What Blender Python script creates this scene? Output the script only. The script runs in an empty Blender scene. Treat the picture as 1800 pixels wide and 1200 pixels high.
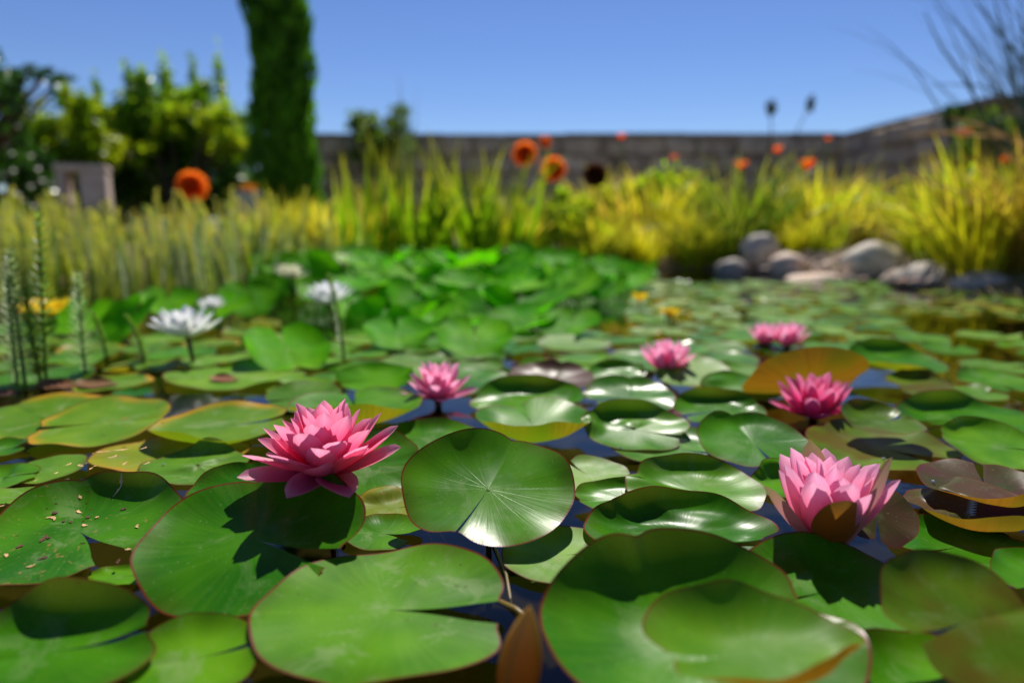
import bpy, bmesh, math, random
import numpy as np
from mathutils import Vector, Matrix, noise as mnoise

random.seed(7)
RNG = np.random.default_rng(11)
R = math.radians
scene = bpy.context.scene
COL = scene.collection

# ------------------------------------------------------------------ camera
CAM_H = 0.26
FPX = 1200.0                     # 24 mm on 36 mm, in 1800 px
PITCH = math.atan(200 / 1200.0)
cam_d = bpy.data.cameras.new('camera')
cam = bpy.data.objects.new('camera', cam_d)
COL.objects.link(cam)
cam.location = (0, 0, CAM_H)
cam.rotation_euler = (math.pi / 2 - PITCH, 0, 0)
cam_d.sensor_width = 36
cam_d.lens = 24
cam_d.sensor_fit = 'HORIZONTAL'
cam_d.clip_start = 0.02
cam_d.clip_end = 3000
cam_d.dof.use_dof = True
cam_d.dof.focus_distance = 0.60
cam_d.dof.aperture_fstop = 2.3
cam_d.dof.aperture_blades = 9
scene.camera = cam

# ------------------------------------------------------------------ sky, sun, exposure
SUN_EL, SUN_AZ = R(49), R(9)     # sun ahead of the camera, a little to the right
world = bpy.data.worlds.new('World')
scene.world = world
world.use_nodes = True
wn = world.node_tree
sky = wn.nodes.new('ShaderNodeTexSky')
sky.sky_type = 'NISHITA'
sky.sun_disc = False
sky.sun_elevation = SUN_EL
sky.sun_rotation = SUN_AZ
sky.altitude = 300
sky.air_density = 1.0
sky.dust_density = 0.0
sky.ozone_density = 6.0
bg = wn.nodes['Background']
hs = wn.nodes.new('ShaderNodeHueSaturation')     # the photograph's vivid blue
hs.inputs['Hue'].default_value = .514
hs.inputs['Saturation'].default_value = 1.10
wn.links.new(sky.outputs[0], hs.inputs['Color'])
wn.links.new(hs.outputs[0], bg.inputs[0])
bg.inputs[1].default_value = 0.078
sun_d = bpy.data.lights.new('sun', 'SUN')
sun_d.energy = 5.0
sun_d.angle = R(0.5)
sun_d.color = (1.0, 0.95, 0.86)
sun = bpy.data.objects.new('sun', sun_d)
COL.objects.link(sun)
sdir = Vector((math.sin(SUN_AZ) * math.cos(SUN_EL), math.cos(SUN_AZ) * math.cos(SUN_EL), math.sin(SUN_EL)))
sun.rotation_euler = sdir.to_track_quat('Z', 'Y').to_euler()
sun.location = (0, 0, 20)
vs = scene.view_settings
vs.view_transform = 'Standard'
vs.look = 'None'
vs.exposure = 0.35
vs.gamma = 1.0
vs.use_curve_mapping = False
scene.render.engine = 'CYCLES'
scene.cycles.use_denoising = True
scene.cycles.max_bounces = 8
scene.cycles.transparent_max_bounces = 8
scene.cycles.caustics_reflective = False
scene.cycles.caustics_refractive = False

# ------------------------------------------------------------------ pixel helpers (1800 x 1200 photograph)
FW = Vector((0, math.cos(PITCH), -math.sin(PITCH)))
UP = Vector((0, math.sin(PITCH), math.cos(PITCH)))
CP = Vector((0, 0, CAM_H))
def ray(u, v):
    return Vector((1, 0, 0)) * ((u - 900) / FPX) + UP * ((600 - v) / FPX) + FW
def at(u, v, z=0.0):
    d = ray(u, v)
    return CP + d * ((z - CAM_H) / d.z)
def atY(u, v, Y):
    d = ray(u, v)
    return CP + d * (Y / d.y)
def proj(p):
    q = Vector(p) - CP
    w = q.dot(FW)
    return 900 + FPX * q.x / w, 600 - FPX * q.dot(UP) / w, w

# ------------------------------------------------------------------ object helpers
def link(o, parent=None):
    COL.objects.link(o)
    if parent is not None:
        o.parent = parent
    return o
def tag(o, label=None, cat=None, group=None, kind=None):
    if label: o['label'] = label
    if cat: o['category'] = cat
    if group: o['group'] = group
    if kind: o['kind'] = kind
    return o
def empty(name, loc=(0, 0, 0), rz=0.0):
    o = bpy.data.objects.new(name, None)
    o.empty_display_size = 0.02
    o.location = loc
    o.rotation_euler = (0, 0, rz)
    return link(o)
def mesh(name, verts, faces, mat=None, smooth=True, uvs=None):
    me = bpy.data.meshes.new(name)
    if isinstance(verts, np.ndarray): verts = verts.tolist()
    me.from_pydata(verts, [], faces)
    if uvs is not None:
        l = me.uv_layers.new(name='UVMap')
        idx = np.empty(len(me.loops), dtype=np.int32)
        me.loops.foreach_get('vertex_index', idx)
        l.data.foreach_set('uv', np.asarray(uvs, dtype=np.float32)[idx].ravel())
    if smooth:
        me.polygons.foreach_set('use_smooth', [True] * len(me.polygons))
    if mat: me.materials.append(mat)
    me.update()
    return me
def obj(name, me, parent=None):
    return link(bpy.data.objects.new(name, me), parent)

class MB:
    """collects vertices and faces"""
    def __init__(s): s.v = []; s.f = []; s.uv = []
    def add(s, vs_, fs_, uv=None):
        o = len(s.v); s.v += [tuple(x) for x in vs_]
        s.f += [tuple(i + o for i in f) for f in fs_]
        s.uv += uv if uv is not None else [(0.5, 0.5)] * len(vs_)
    def tube(s, pts, rad, n=6, cap=True):
        pts = [Vector(p) for p in pts]
        o = len(s.v)
        for i, p in enumerate(pts):
            t = (pts[min(i + 1, len(pts) - 1)] - pts[max(i - 1, 0)]).normalized()
            a = t.cross(Vector((0.13, 0.31, 0.94))); 
            if a.length < 1e-3: a = t.cross(Vector((1, 0, 0)))
            a.normalize(); b = t.cross(a)
            for k in range(n):
                w = 2 * math.pi * k / n
                q = p + (a * math.cos(w) + b * math.sin(w)) * rad[i]
                s.v.append(tuple(q)); s.uv.append((k / n, i / max(1, len(pts) - 1)))
        for i in range(len(pts) - 1):
            for k in range(n):
                k2 = (k + 1) % n
                s.f.append((o + i * n + k, o + i * n + k2, o + (i + 1) * n + k2, o + (i + 1) * n + k))
        if cap:
            s.f.append(tuple(o + k for k in reversed(range(n))))
            s.f.append(tuple(o + (len(pts) - 1) * n + k for k in range(n)))
    def blade(s, base, az, L, lean, curve, w, n=7, twist=0.0, fold=0.25):
        """arching tapered leaf blade; lean = start angle from vertical, curve = extra bend to the tip"""
        p = Vector(base); o = len(s.v)
        h = Vector((math.cos(az), math.sin(az), 0)); side0 = Vector((-math.sin(az), math.cos(az), 0))
        for i in range(n + 1):
            t = i / n
            a = lean + curve * t ** 1.6
            d = h * math.sin(a) + Vector((0, 0, 1)) * math.cos(a)
            nrm = h * math.cos(a) - Vector((0, 0, 1)) * math.sin(a)
            tw = twist * (0.4 + t)
            sd = side0 * math.cos(tw) + nrm * math.sin(tw)
            ww = w * min(1, (0.55 + 1.6 * t)) * (1 - t ** 2.6) + 0.0003
            for q, uu in ((p - sd * ww, 0), (p - nrm * ww * fold, .5), (p + sd * ww, 1)):
                s.v.append(tuple(q)); s.uv.append((uu, t))
            p = p + d * (L / n)
        for i in range(n):
            for k in (0, 1):
                b = o + i * 3 + k
                s.f.append((b, b + 1, b + 4, b + 3))
    def mesh(s, name, mat=None, smooth=True): return mesh(name, s.v, s.f, mat, smooth, s.uv)
    def obj(s, name, mat=None, parent=None, smooth=True): return obj(name, s.mesh(name, mat, smooth), parent)

# ------------------------------------------------------------------ material helpers
class N:
    def __init__(s, name):
        s.m = bpy.data.materials.new(name); s.m.use_nodes = True
        s.t = s.m.node_tree; s.t.nodes.clear()
        s.out = s.t.nodes.new('ShaderNodeOutputMaterial')
    def n(s, typ, **kw):
        x = s.t.nodes.new('ShaderNode' + typ)
        for k, v in kw.items():
            if k.startswith('i_'):
                key = k[2:]
                key = int(key) if key.isdigit() else key.replace('_', ' ')
                s.set(x.inputs[key], v)
            else: setattr(x, k, v)
        return x
    def set(s, sock, v):
        if isinstance(v, bpy.types.NodeSocket): s.t.links.new(v, sock)
        elif isinstance(v, bpy.types.Node): s.t.links.new(v.outputs[0], sock)
        else:
            if isinstance(v, (tuple, list)) and len(v) == 3 and sock.type == 'RGBA': v = (*v, 1)
            sock.default_value = v
    def mix(s, f, a, b, blend='MIX'):
        x = s.n('Mix', data_type='RGBA', blend_type=blend)
        s.set(x.inputs[0], f); s.set(x.inputs[6], a); s.set(x.inputs[7], b)
        return x.outputs[2]
    def math(s, op, a, b=0.0, c=0.0, clamp=False):
        x = s.n('Math', operation=op); x.use_clamp = clamp
        s.set(x.inputs[0], a); s.set(x.inputs[1], b); s.set(x.inputs[2], c)
        return x.outputs[0]
    def ramp(s, f, lo, hi, a=0.0, b=1.0):
        x = s.n('MapRange', interpolation_type='SMOOTHSTEP')
        s.set(x.inputs[0], f)
        for i, v in zip((1, 2, 3, 4), (lo, hi, a, b)): s.set(x.inputs[i], v)
        return x.outputs[0]
    def noise(s, vec, scale, detail=2.0, rough=0.5, dist=0.0):
        x = s.n('TexNoise'); s.set(x.inputs['Vector'], vec)
        x.inputs['Scale'].default_value = scale; x.inputs['Detail'].default_value = detail
        x.inputs['Roughness'].default_value = rough; x.inputs['Distortion'].default_value = dist
        return x.outputs[0]
    def vec(s, a, b, c=0.0):
        x = s.n('CombineXYZ'); s.set(x.inputs[0], a); s.set(x.inputs[1], b); s.set(x.inputs[2], c)
        return x.outputs[0]
    def done(s, sh):
        s.t.links.new(sh if isinstance(sh, bpy.types.NodeSocket) else sh.outputs[0], s.out.inputs[0]); return s.m

def pad_mat(name, top, top2, under, rim=(0.16, 0.035, 0.012), chalk=0.35, spots=0.0, edge=None, rough=0.34, trans=0.3, spec=.085, bruise=None):
    """waxy lily leaf: polar UV (angle, radius); upper side green, underside its own colour"""
    m = N(name)
    uv = m.n('UVMap'); sep = m.n('SeparateXYZ', i_0=uv); th, r = sep.outputs[0], sep.outputs[1]
    oi = m.n('ObjectInfo'); tc = m.n('TexCoord')
    ofs = m.n('VectorMath', operation='ADD'); m.set(ofs.inputs[0], tc.outputs['Object'])
    m.set(ofs.inputs[1], m.vec(m.math('MULTIPLY', oi.outputs['Random'], 37.0), m.math('MULTIPLY', oi.outputs['Random'], 91.0), 0.0))
    P = ofs.outputs[0]
    big = m.noise(P, 14, 2, .55)
    col = m.mix(m.ramp(big, .35, .68), top, top2)
    var = m.math('MULTIPLY_ADD', oi.outputs['Random'], .5, .75)
    hsv = m.n('HueSaturation'); m.set(hsv.inputs['Color'], col); m.set(hsv.inputs['Value'], var)
    m.set(hsv.inputs['Hue'], m.math('MULTIPLY_ADD', oi.outputs['Random'], -.022, .511)); col = hsv.outputs[0]
    # radial streaks and veins
    ang = m.math('MULTIPLY', th, 6.28318)
    ca, sa = m.math('COSINE', ang), m.math('SINE', ang)
    st = m.noise(m.vec(m.math('MULTIPLY', ca, 9), m.math('MULTIPLY', sa, 9), m.math('MULTIPLY_ADD', r, .7, m.math('MULTIPLY', oi.outputs['Random'], 50))), 1.6, 3, .6)
    col = m.mix(m.math('MULTIPLY', m.ramp(st, .35, .7), m.ramp(r, .05, .5, .03, .16)), col, (top2[0] * 1.7 + .02, top2[1] * 1.25 + .02, top2[2] * 1.5 + .01))
    vein = m.math('ABSOLUTE', m.math('SINE', m.math('MULTIPLY', ang, 10.0)))
    veinm = m.math('MULTIPLY', m.ramp(vein, 0.0, 0.13, 1, 0), m.ramp(r, .1, .9, 1, .15))
    col = m.mix(m.math('MULTIPLY', veinm, .06), col, (top2[0] * 2 + .05, top2[1] * 1.3 + .04, top2[2] * 2 + .02))
    # lime film and dust
    if chalk > 0:
        c1 = m.noise(P, 22, 5, .68, .6)
        cm = m.math('MULTIPLY', m.ramp(c1, .535, .63), m.ramp(r, .15, .95, 1, .35))
        cen = m.math('MULTIPLY', m.ramp(r, .05, .32, 1, 0), m.ramp(m.noise(P, 60, 4, .7), .4, .65))
        cm = m.math('MAXIMUM', cm, m.math('MULTIPLY', cen, .8))
        col = m.mix(m.math('MULTIPLY', cm, chalk), col, (.30, .40, .16))
    fine = m.noise(P, 420, 2, .6)
    col = m.mix(m.ramp(fine, .66, .75, 0, .5), col, (.34, .40, .18))
    dk = m.noise(P, 190, 2, .5)
    col = m.mix(m.ramp(dk, .70, .75, 0, .6), col, (.07, .06, .015))
    if bruise:
        bm = m.ramp(m.noise(P, 11, 3, .6), .42, .62)
        col = m.mix(bm, col, bruise)
    # reddish brown zone toward the rim
    zone = m.math('MULTIPLY', m.ramp(r, .72, 1.0), m.ramp(m.noise(P, 18, 2), .36, .66))
    col = m.mix(m.math('MULTIPLY', zone, .42), col, edge if edge else (.09, .075, .012))
    if edge:
        z2 = m.ramp(m.math('ADD', r, m.math('MULTIPLY', m.noise(P, 30, 4, .7), .35)), .98, 1.16)
        col = m.mix(m.math('MULTIPLY', z2, m.ramp(m.noise(P, 9, 2), .40, .62, 0, .9)), col, edge)
    if spots > 0:
        sp = m.noise(P, 130, 3, .55, 1.0)
        sm = m.math('MULTIPLY', m.ramp(sp, .64, .67), m.ramp(m.noise(P, 24, 2), .4, .58))
        col = m.mix(m.math('MULTIPLY', sm, spots), col, (.42, .22, .07))
        s2 = m.ramp(m.noise(P, 75, 2, .5), .73, .755)
        col = m.mix(m.math('MULTIPLY', s2, spots), col, (.05, .022, .008))
    col = m.mix(m.ramp(m.math('ADD', r, m.math('MULTIPLY', m.noise(P, 50, 2), .012)), .980, .994), col, rim)
    und = m.mix(m.math('MULTIPLY', m.ramp(st, .4, .65), .55), under, (under[0] * .72, under[1] * .62, under[2] * .6))
    und = m.mix(m.ramp(m.noise(P, 9, 3), .38, .64), und, (under[0] * .55, under[1] * 1.05, under[2] * .7))
    und = m.mix(m.math('MULTIPLY', veinm, .3), und, (under[0] * 1.2, under[1] * 1.25, under[2] * 1.1))
    geo = m.n('NewGeometry')
    base = m.mix(geo.outputs['Backfacing'], col, und)
    rg = m.math('MULTIPLY_ADD', m.noise(P, 35, 4, .65), .30, rough - .12)
    bmp = m.n('Bump'); bmp.inputs['Strength'].default_value = .16; bmp.inputs['Distance'].default_value = .0008
    hgt = m.math('ADD', m.math('MULTIPLY', st, m.ramp(r, .05, .6, .1, 1.0)), m.math('MULTIPLY_ADD', veinm, -.35, m.math('MULTIPLY', m.noise(P, 70, 3), .6)))
    m.set(bmp.inputs['Height'], hgt)
    bs = m.n('BsdfPrincipled'); m.set(bs.inputs['Base Color'], base); m.set(bs.inputs['Roughness'], rg)
    bs.inputs['Specular IOR Level'].default_value = spec; m.set(bs.inputs['Normal'], bmp)
    tr = m.n('BsdfTranslucent'); m.set(tr.inputs[0], m.mix(.4, base, und)); m.set(tr.inputs[1], bmp)
    mx = m.n('MixShader', i_0=trans); m.set(mx.inputs[1], bs); m.set(mx.inputs[2], tr)
    return m.done(mx)

def petal_mat(name, base, mid, tip, back, trans=.42):
    m = N(name)
    uv = m.n('UVMap'); sep = m.n('SeparateXYZ', i_0=uv); u, v = sep.outputs[0], sep.outputs[1]
    oi = m.n('ObjectInfo')
    st = m.noise(m.vec(m.math('MULTIPLY', u, 26), m.math('MULTIPLY', v, 2.2), m.math('MULTIPLY', oi.outputs['Random'], 60)), 1, 3, .6)
    col = m.mix(m.ramp(v, .05, .55), base, mid)
    col = m.mix(m.ramp(v, .55, 1.0), col, tip)
    e = m.math('ABSOLUTE', m.math('MULTIPLY_ADD', u, 2, -1))
    col = m.mix(m.math('MULTIPLY', m.ramp(e, .55, 1), .35), col, tip)
    col = m.mix(m.math('MULTIPLY', m.ramp(st, .42, .68), .22), col, (base[0] * .8, base[1] * .7, base[2] * .8))
    hsv = m.n('HueSaturation'); m.set(hsv.inputs['Color'], col); m.set(hsv.inputs['Value'], m.math('MULTIPLY_ADD', oi.outputs['Random'], .22, .9)); col = hsv.outputs[0]
    geo = m.n('NewGeometry')
    bk = m.mix(m.ramp(v, .1, .8), m.mix(.5, back, mid), back)
    bk = m.mix(m.math('MULTIPLY', m.ramp(st, .42, .68), .25), bk, mid)
    c2 = m.mix(geo.outputs['Backfacing'], col, bk)
    bmp = m.n('Bump'); bmp.inputs['Strength'].default_value = .3; bmp.inputs['Distance'].default_value = .0006; m.set(bmp.inputs['Height'], st)
    bs = m.n('BsdfPrincipled'); m.set(bs.inputs['Base Color'], c2); bs.inputs['Roughness'].default_value = .45
    bs.inputs['Specular IOR Level'].default_value = .35; m.set(bs.inputs['Normal'], bmp)
    tr = m.n('BsdfTranslucent'); m.set(tr.inputs[0], col); m.set(tr.inputs[1], bmp)
    mx = m.n('MixShader', i_0=trans); m.set(mx.inputs[1], bs); m.set(mx.inputs[2], tr)
    return m.done(mx)

def leaf_mat(name, a, b, trans=.4, rough=.45, tip=None, scale=3.0, spec=.4):
    """small leaves and blades, varied through space"""
    m = N(name)
    tc = m.n('TexCoord'); oi = m.n('ObjectInfo'); geo = m.n('NewGeometry')
    n1 = m.noise(tc.outputs['Object'], scale, 3, .6)
    col = m.mix(m.ramp(n1, .35, .65), a, b)
    rnd = geo.outputs['Random Per Island']
    col = m.mix(m.math('MULTIPLY', rnd, .6), col, (b[0] * 1.25 + .01, b[1] * 1.1, b[2] * .9))
    if tip:
        uv = m.n('UVMap'); sep = m.n('SeparateXYZ', i_0=uv)
        f = m.ramp(m.math('ADD', sep.outputs[1], m.math('MULTIPLY_ADD', rnd, .5, -.25)), .55, 1.05)
        col = m.mix(f, col, tip)
    hsv = m.n('HueSaturation'); m.set(hsv.inputs['Color'], col)
    r2 = m.math('FRACT', m.math('MULTIPLY', rnd, 7.31))
    m.set(hsv.inputs['Value'], m.math('MULTIPLY', m.math('MULTIPLY_ADD', oi.outputs['Random'], .35, .82), m.math('MULTIPLY_ADD', r2, 1.1, .55))); col = hsv.outputs[0]
    bs = m.n('BsdfPrincipled'); m.set(bs.inputs['Base Color'], col); bs.inputs['Roughness'].default_value = rough
    bs.inputs['Specular IOR Level'].default_value = spec
    tr = m.n('BsdfTranslucent'); m.set(tr.inputs[0], col)
    mx = m.n('MixShader', i_0=trans); m.set(mx.inputs[1], bs); m.set(mx.inputs[2], tr)
    return m.done(mx)

def solid_mat(name, a, b, scale=20, rough=.8, bump=.4, dist=.01, spec=.3, c=None, det=5):
    m = N(name)
    tc = m.n('TexCoord'); oi = m.n('ObjectInfo')
    ofs = m.n('VectorMath', operation='ADD'); m.set(ofs.inputs[0], tc.outputs['Object'])
    m.set(ofs.inputs[1], m.vec(m.math('MULTIPLY', oi.outputs['Random'], 17.0), m.math('MULTIPLY', oi.outputs['Random'], 43.0), 0.0))
    n1 = m.noise(ofs.outputs[0], scale, det, .62)
    col = m.mix(m.ramp(n1, .3, .7), a, b)
    if c: col = m.mix(m.ramp(m.noise(ofs.outputs[0], scale * .35, 3, .6), .52, .68), col, c)
    hsv = m.n('HueSaturation'); m.set(hsv.inputs['Color'], col)
    m.set(hsv.inputs['Value'], m.math('MULTIPLY_ADD', oi.outputs['Random'], .4, .8)); col = hsv.outputs[0]
    bmp = m.n('Bump'); bmp.inputs['Strength'].default_value = bump; bmp.inputs['Distance'].default_value = dist
    m.set(bmp.inputs['Height'], m.noise(ofs.outputs[0], scale * 2.5, 6, .65))
    bs = m.n('BsdfPrincipled'); m.set(bs.inputs['Base Color'], col); bs.inputs['Roughness'].default_value = rough
    bs.inputs['Specular IOR Level'].default_value = spec; m.set(bs.inputs['Normal'], bmp)
    return m.done(bs)

YU, OU = (.44, .38, .012), (.50, .20, .015)      # undersides: yellow, orange
M = dict(
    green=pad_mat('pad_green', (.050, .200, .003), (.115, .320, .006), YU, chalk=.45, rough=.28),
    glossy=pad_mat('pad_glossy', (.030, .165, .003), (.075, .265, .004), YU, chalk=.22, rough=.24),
    pale=pad_mat('pad_pale', (.085, .245, .012), (.160, .335, .024), YU, chalk=.6, spots=.25, rough=.40),
    yellow=pad_mat('pad_yellowing', (.170, .250, .010), (.310, .310, .012), YU, chalk=.4, spots=.9, edge=(.60, .25, .02), rough=.42),
    edged=pad_mat('pad_edged', (.085, .230, .008), (.150, .290, .014), YU, chalk=.5, spots=.7, edge=(.60, .32, .02), rough=.38),
    filmed=pad_mat('pad_filmed', (.055, .205, .003), (.120, .330, .006), YU, chalk=.75, rough=.36, spec=.09),
    wormy=pad_mat('pad_wormy', (.025, .150, .003), (.070, .260, .004), YU, chalk=.45, spots=.8),
    olive=pad_mat('pad_olive', (.065, .150, .004), (.110, .215, .006), OU, chalk=.25, bruise=(.12, .10, .008)),
    purple=pad_mat('pad_purple', (.060, .080, .014), (.110, .055, .028), OU, chalk=.3, bruise=(.11, .038, .032), rough=.34, spec=.10),
    orange=pad_mat('pad_orange_under', (.060, .200, .005), (.11, .26, .008), (.40, .19, .010), chalk=.25),
    raised=pad_mat('pad_raised', (.085, .430, .002), (.200, .610, .003), (.19, .60, .004), rim=(.06, .22, .01), chalk=.0, rough=.5, trans=.56, spec=.04),
    brown=pad_mat('pad_brown', (.20, .085, .035), (.30, .15, .08), (.25, .1, .04), chalk=.3, spots=.5),
    pink=petal_mat('petal_pink', (.86, .035, .17), (.95, .13, .31), (.95, .40, .57), (.94, .28, .47), trans=.58),
    rose=petal_mat('petal_rose', (.85, .10, .28), (.93, .24, .45), (.95, .50, .68), (.92, .42, .60), trans=.5),
    magenta=petal_mat('petal_magenta', (.60, .012, .13), (.82, .06, .26), (.90, .30, .48), (.80, .14, .34), trans=.45),
    white=petal_mat('petal_white', (.80, .80, .62), (.86, .86, .84), (.88, .88, .90), (.84, .84, .84), trans=.35),
    cream=petal_mat('petal_cream', (.75, .70, .35), (.85, .83, .58), (.86, .85, .70), (.8, .78, .5), trans=.35),
    sunny=petal_mat('petal_yellow', (.75, .42, .01), (.85, .60, .015), (.88, .68, .03), (.8, .55, .02)),
    flame=petal_mat('petal_orange', (.90, .13, .01), (.92, .16, .012), (.92, .24, .02), (.9, .18, .02), trans=.6),
    coral=petal_mat('petal_coral', (.75, .35, .08), (.85, .15, .06), (.88, .22, .12), (.85, .2, .1)),
    sepal=petal_mat('sepal_bronze', (.42, .20, .06), (.34, .13, .012), (.13, .075, .012), (.40, .14, .015), trans=.3),
    sepalpink=petal_mat('sepal_pink', (.62, .20, .22), (.70, .32, .34), (.42, .36, .12), (.66, .28, .25), trans=.3),
    budsepal=petal_mat('sepal_bud', (.45, .16, .01), (.62, .25, .02), (.70, .42, .06), (.6, .2, .02), trans=.35),
    sepalbrown=petal_mat('petal_withered', (.06, .018, .008), (.12, .035, .012), (.16, .05, .015), (.10, .03, .01), trans=.2),
    stamen=leaf_mat('stamen', (.75, .40, .02), (.85, .55, .03), .2),
    stem=leaf_mat('petiole', (.10, .085, .015), (.17, .12, .02), .1, scale=30),
    dstem=leaf_mat('dark_petiole', (.09, .035, .012), (.15, .06, .02), .1, scale=30),
    reed=leaf_mat('reed_leaf', (.34, .52, .02), (.58, .62, .04), .6, tip=(.66, .60, .08)),
    reedg=leaf_mat('reed_green', (.13, .30, .02), (.25, .42, .05), .5),
    reedl=leaf_mat('reed_pale', (.22, .36, .12), (.34, .48, .20), .5),
    reedb=leaf_mat('reed_bluish', (.10, .20, .07), (.17, .26, .11), .4),
    iris=leaf_mat('iris_blade', (.17, .42, .005), (.32, .54, .008), .55, tip=(.48, .46, .02)),
    sedge=leaf_mat('sedge_blade', (.38, .46, .008), (.58, .55, .015), .55, tip=(.70, .56, .04)),
    sedgeo=leaf_mat('sedge_ochre', (.34, .24, .02), (.50, .36, .04), .5, tip=(.55, .36, .06)),
    sedged=leaf_mat('sedge_deep', (.07, .17, .006), (.18, .28, .01), .5, tip=(.30, .30, .03)),
    sedgeg=leaf_mat('sedge_green', (.22, .36, .008), (.42, .48, .014), .55, tip=(.60, .54, .03)),
    darkgrass=leaf_mat('dark_grass', (.02, .045, .03), (.045, .08, .045), .25, tip=(.06, .08, .05)),
    straw=leaf_mat('straw_blade', (.40, .24, .08), (.52, .34, .14), .4),
    cypress=leaf_mat('cypress_spray', (.010, .09, .003), (.12, .34, .010), .5, scale=5.5, rough=.6),
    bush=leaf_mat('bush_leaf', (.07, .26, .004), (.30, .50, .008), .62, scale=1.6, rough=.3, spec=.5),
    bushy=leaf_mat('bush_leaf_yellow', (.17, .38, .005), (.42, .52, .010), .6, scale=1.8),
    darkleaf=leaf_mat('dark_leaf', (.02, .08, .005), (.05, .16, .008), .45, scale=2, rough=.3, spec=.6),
    shrub=leaf_mat('shrub_leaf', (.06, .15, .010), (.14, .23, .02), .5, scale=2),
    rustleaf=leaf_mat('rust_leaf', (.40, .13, .015), (.60, .24, .02), .5, scale=2),
    bark=solid_mat('bark', (.06, .04, .025), (.14, .10, .07), 14, .9, .8, .02),
    stone=solid_mat('stone_grey', (.42, .36, .29), (.64, .56, .46), 16, .75, .5, .006, c=(.30, .27, .22)),
    stoned=solid_mat('stone_dark', (.30, .25, .21), (.48, .41, .34), 14, .7, .6, .006, c=(.16, .13, .10)),
    stonep=solid_mat('stone_peach', (.58, .40, .28), (.70, .55, .42), 14, .75, .5, .006, c=(.40, .34, .28)),
    wallstone=solid_mat('wall_stone', (.46, .33, .22), (.72, .55, .38), 5, .9, .7, .02, c=(.26, .18, .12)),
    mortar=solid_mat('wall_mortar', (.26, .19, .13), (.42, .32, .23), 9, .95, .6, .02),
    bench=solid_mat('bench_stone', (.48, .36, .30), (.60, .48, .41), 10, .8, .4, .01),
    bluegrey=solid_mat('zinc', (.30, .34, .42), (.42, .45, .52), 8, .5, .2, .004, spec=.5),
    terracotta=solid_mat('terracotta', (.34, .12, .05), (.44, .18, .08), 12, .8, .3, .005),
    orangeball=solid_mat('orange_glaze', (.62, .085, .008), (.74, .15, .012), 26, .45, .4, .006, c=(.40, .04, .006)),
    rust=solid_mat('rust', (.09, .025, .010), (.17, .05, .015), 20, .8, .6, .006, c=(.05, .015, .008)),
    soil=solid_mat('soil', (.10, .07, .035), (.20, .15, .07), 1.5, .95, .7, .03, c=(.09, .12, .025)),
    pebble=solid_mat('pebble', (.34, .24, .17), (.52, .42, .33), 30, .8, .4, .004, c=(.42, .20, .12)),
)
def bed_material():
    m = N('pond_mud'); tc = m.n('TexCoord')
    c = m.mix(m.ramp(m.noise(tc.outputs['Object'], 6, 4), .35, .65), (.010, .009, .005), (.03, .024, .010))
    b = m.n('BsdfPrincipled'); m.set(b.inputs['Base Color'], c); b.inputs['Roughness'].default_value = .9
    return m.done(b)
def water_material():
    m = N('pond_water'); tc = m.n('TexCoord')
    b = m.n('Bump'); b.inputs['Strength'].default_value = .12; b.inputs['Distance'].default_value = .004
    m.set(b.inputs['Height'], m.noise(tc.outputs['Object'], 22, 3, .5))
    fr = m.n('Fresnel'); fr.inputs[0].default_value = 1.33; m.set(fr.inputs[1], b)
    gl = m.n('BsdfGlossy'); gl.inputs['Roughness'].default_value = .015; m.set(gl.inputs['Normal'], b)
    gl.inputs['Color'].default_value = (.95, .95, .95, 1)
    tr = m.n('BsdfTransparent'); tr.inputs[0].default_value = (.46, .42, .22, 1)
    mx = m.n('MixShader'); m.set(mx.inputs[0], fr); m.set(mx.inputs[1], tr); m.set(mx.inputs[2], gl)
    return m.done(mx)

# ================================================================== ground and water
POND = [(1.95, 2.4), (1.78, 3.0), (1.58, 3.75), (1.2, 4.35), (.5, 4.3), (-.3, 4.0), (-1.2, 3.75), (-2.1, 3.4), (-2.7, 2.5),
        (-2.5, 1.0), (-1.8, -.3), (-.6, -.7), (.7, -.7), (1.9, -.1), (2.3, 1.2)]
PC = Vector((0, 1.7))
def pond_radius(a):
    d = Vector((math.cos(a), math.sin(a))); best = 3.0
    for i in range(len(POND)):
        p, q = Vector(POND[i]) - PC, Vector(POND[(i + 1) % len(POND)]) - PC
        e = q - p; den = d.x * e.y - d.y * e.x
        if abs(den) < 1e-9: continue
        t = (p.x * e.y - p.y * e.x) / den; s_ = (p.x * d.y - p.y * d.x) / den
        if t > 0 and -1e-6 <= s_ <= 1 + 1e-6: best = t
    return best
NA = 144
rad = [pond_radius(2 * math.pi * k / NA) for k in range(NA)]
rad = [(rad[k - 1] + 2 * rad[k] + rad[(k + 1) % NA]) / 4 for k in range(NA)]
rings = [('f', .25, -.55), ('f', .6, -.5), ('f', .85, -.34), ('f', .95, -.12), ('f', 1.0, .0), ('o', .10, .04), ('o', .3, .08), ('o', .7, .12),
         ('o', 1.5, .16), ('o', 3, .2), ('o', 6, .22), ('o', 12, .22), ('o', 30, .2), ('o', 100, .2), ('o', 400, .2), ('o', 1500, .2)]
gv, gf = [(PC.x, PC.y, -.58)], []
for kind, s_, z in rings:
    for k in range(NA):
        a = 2 * math.pi * k / NA
        rr = rad[k] * s_ if kind == 'f' else rad[k] + s_
        x, y = PC.x + rr * math.cos(a), PC.y + rr * math.sin(a)
        zz = z + (mnoise.noise(Vector((x * 2, y * 2, 0))) * .03 if -.2 < z and s_ < 8 else 0)
        gv.append((x, y, zz))
for k in range(NA): gf.append((0, 1 + k, 1 + (k + 1) % NA))
nb = 5
bedf = list(gf); landf = []
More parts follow.
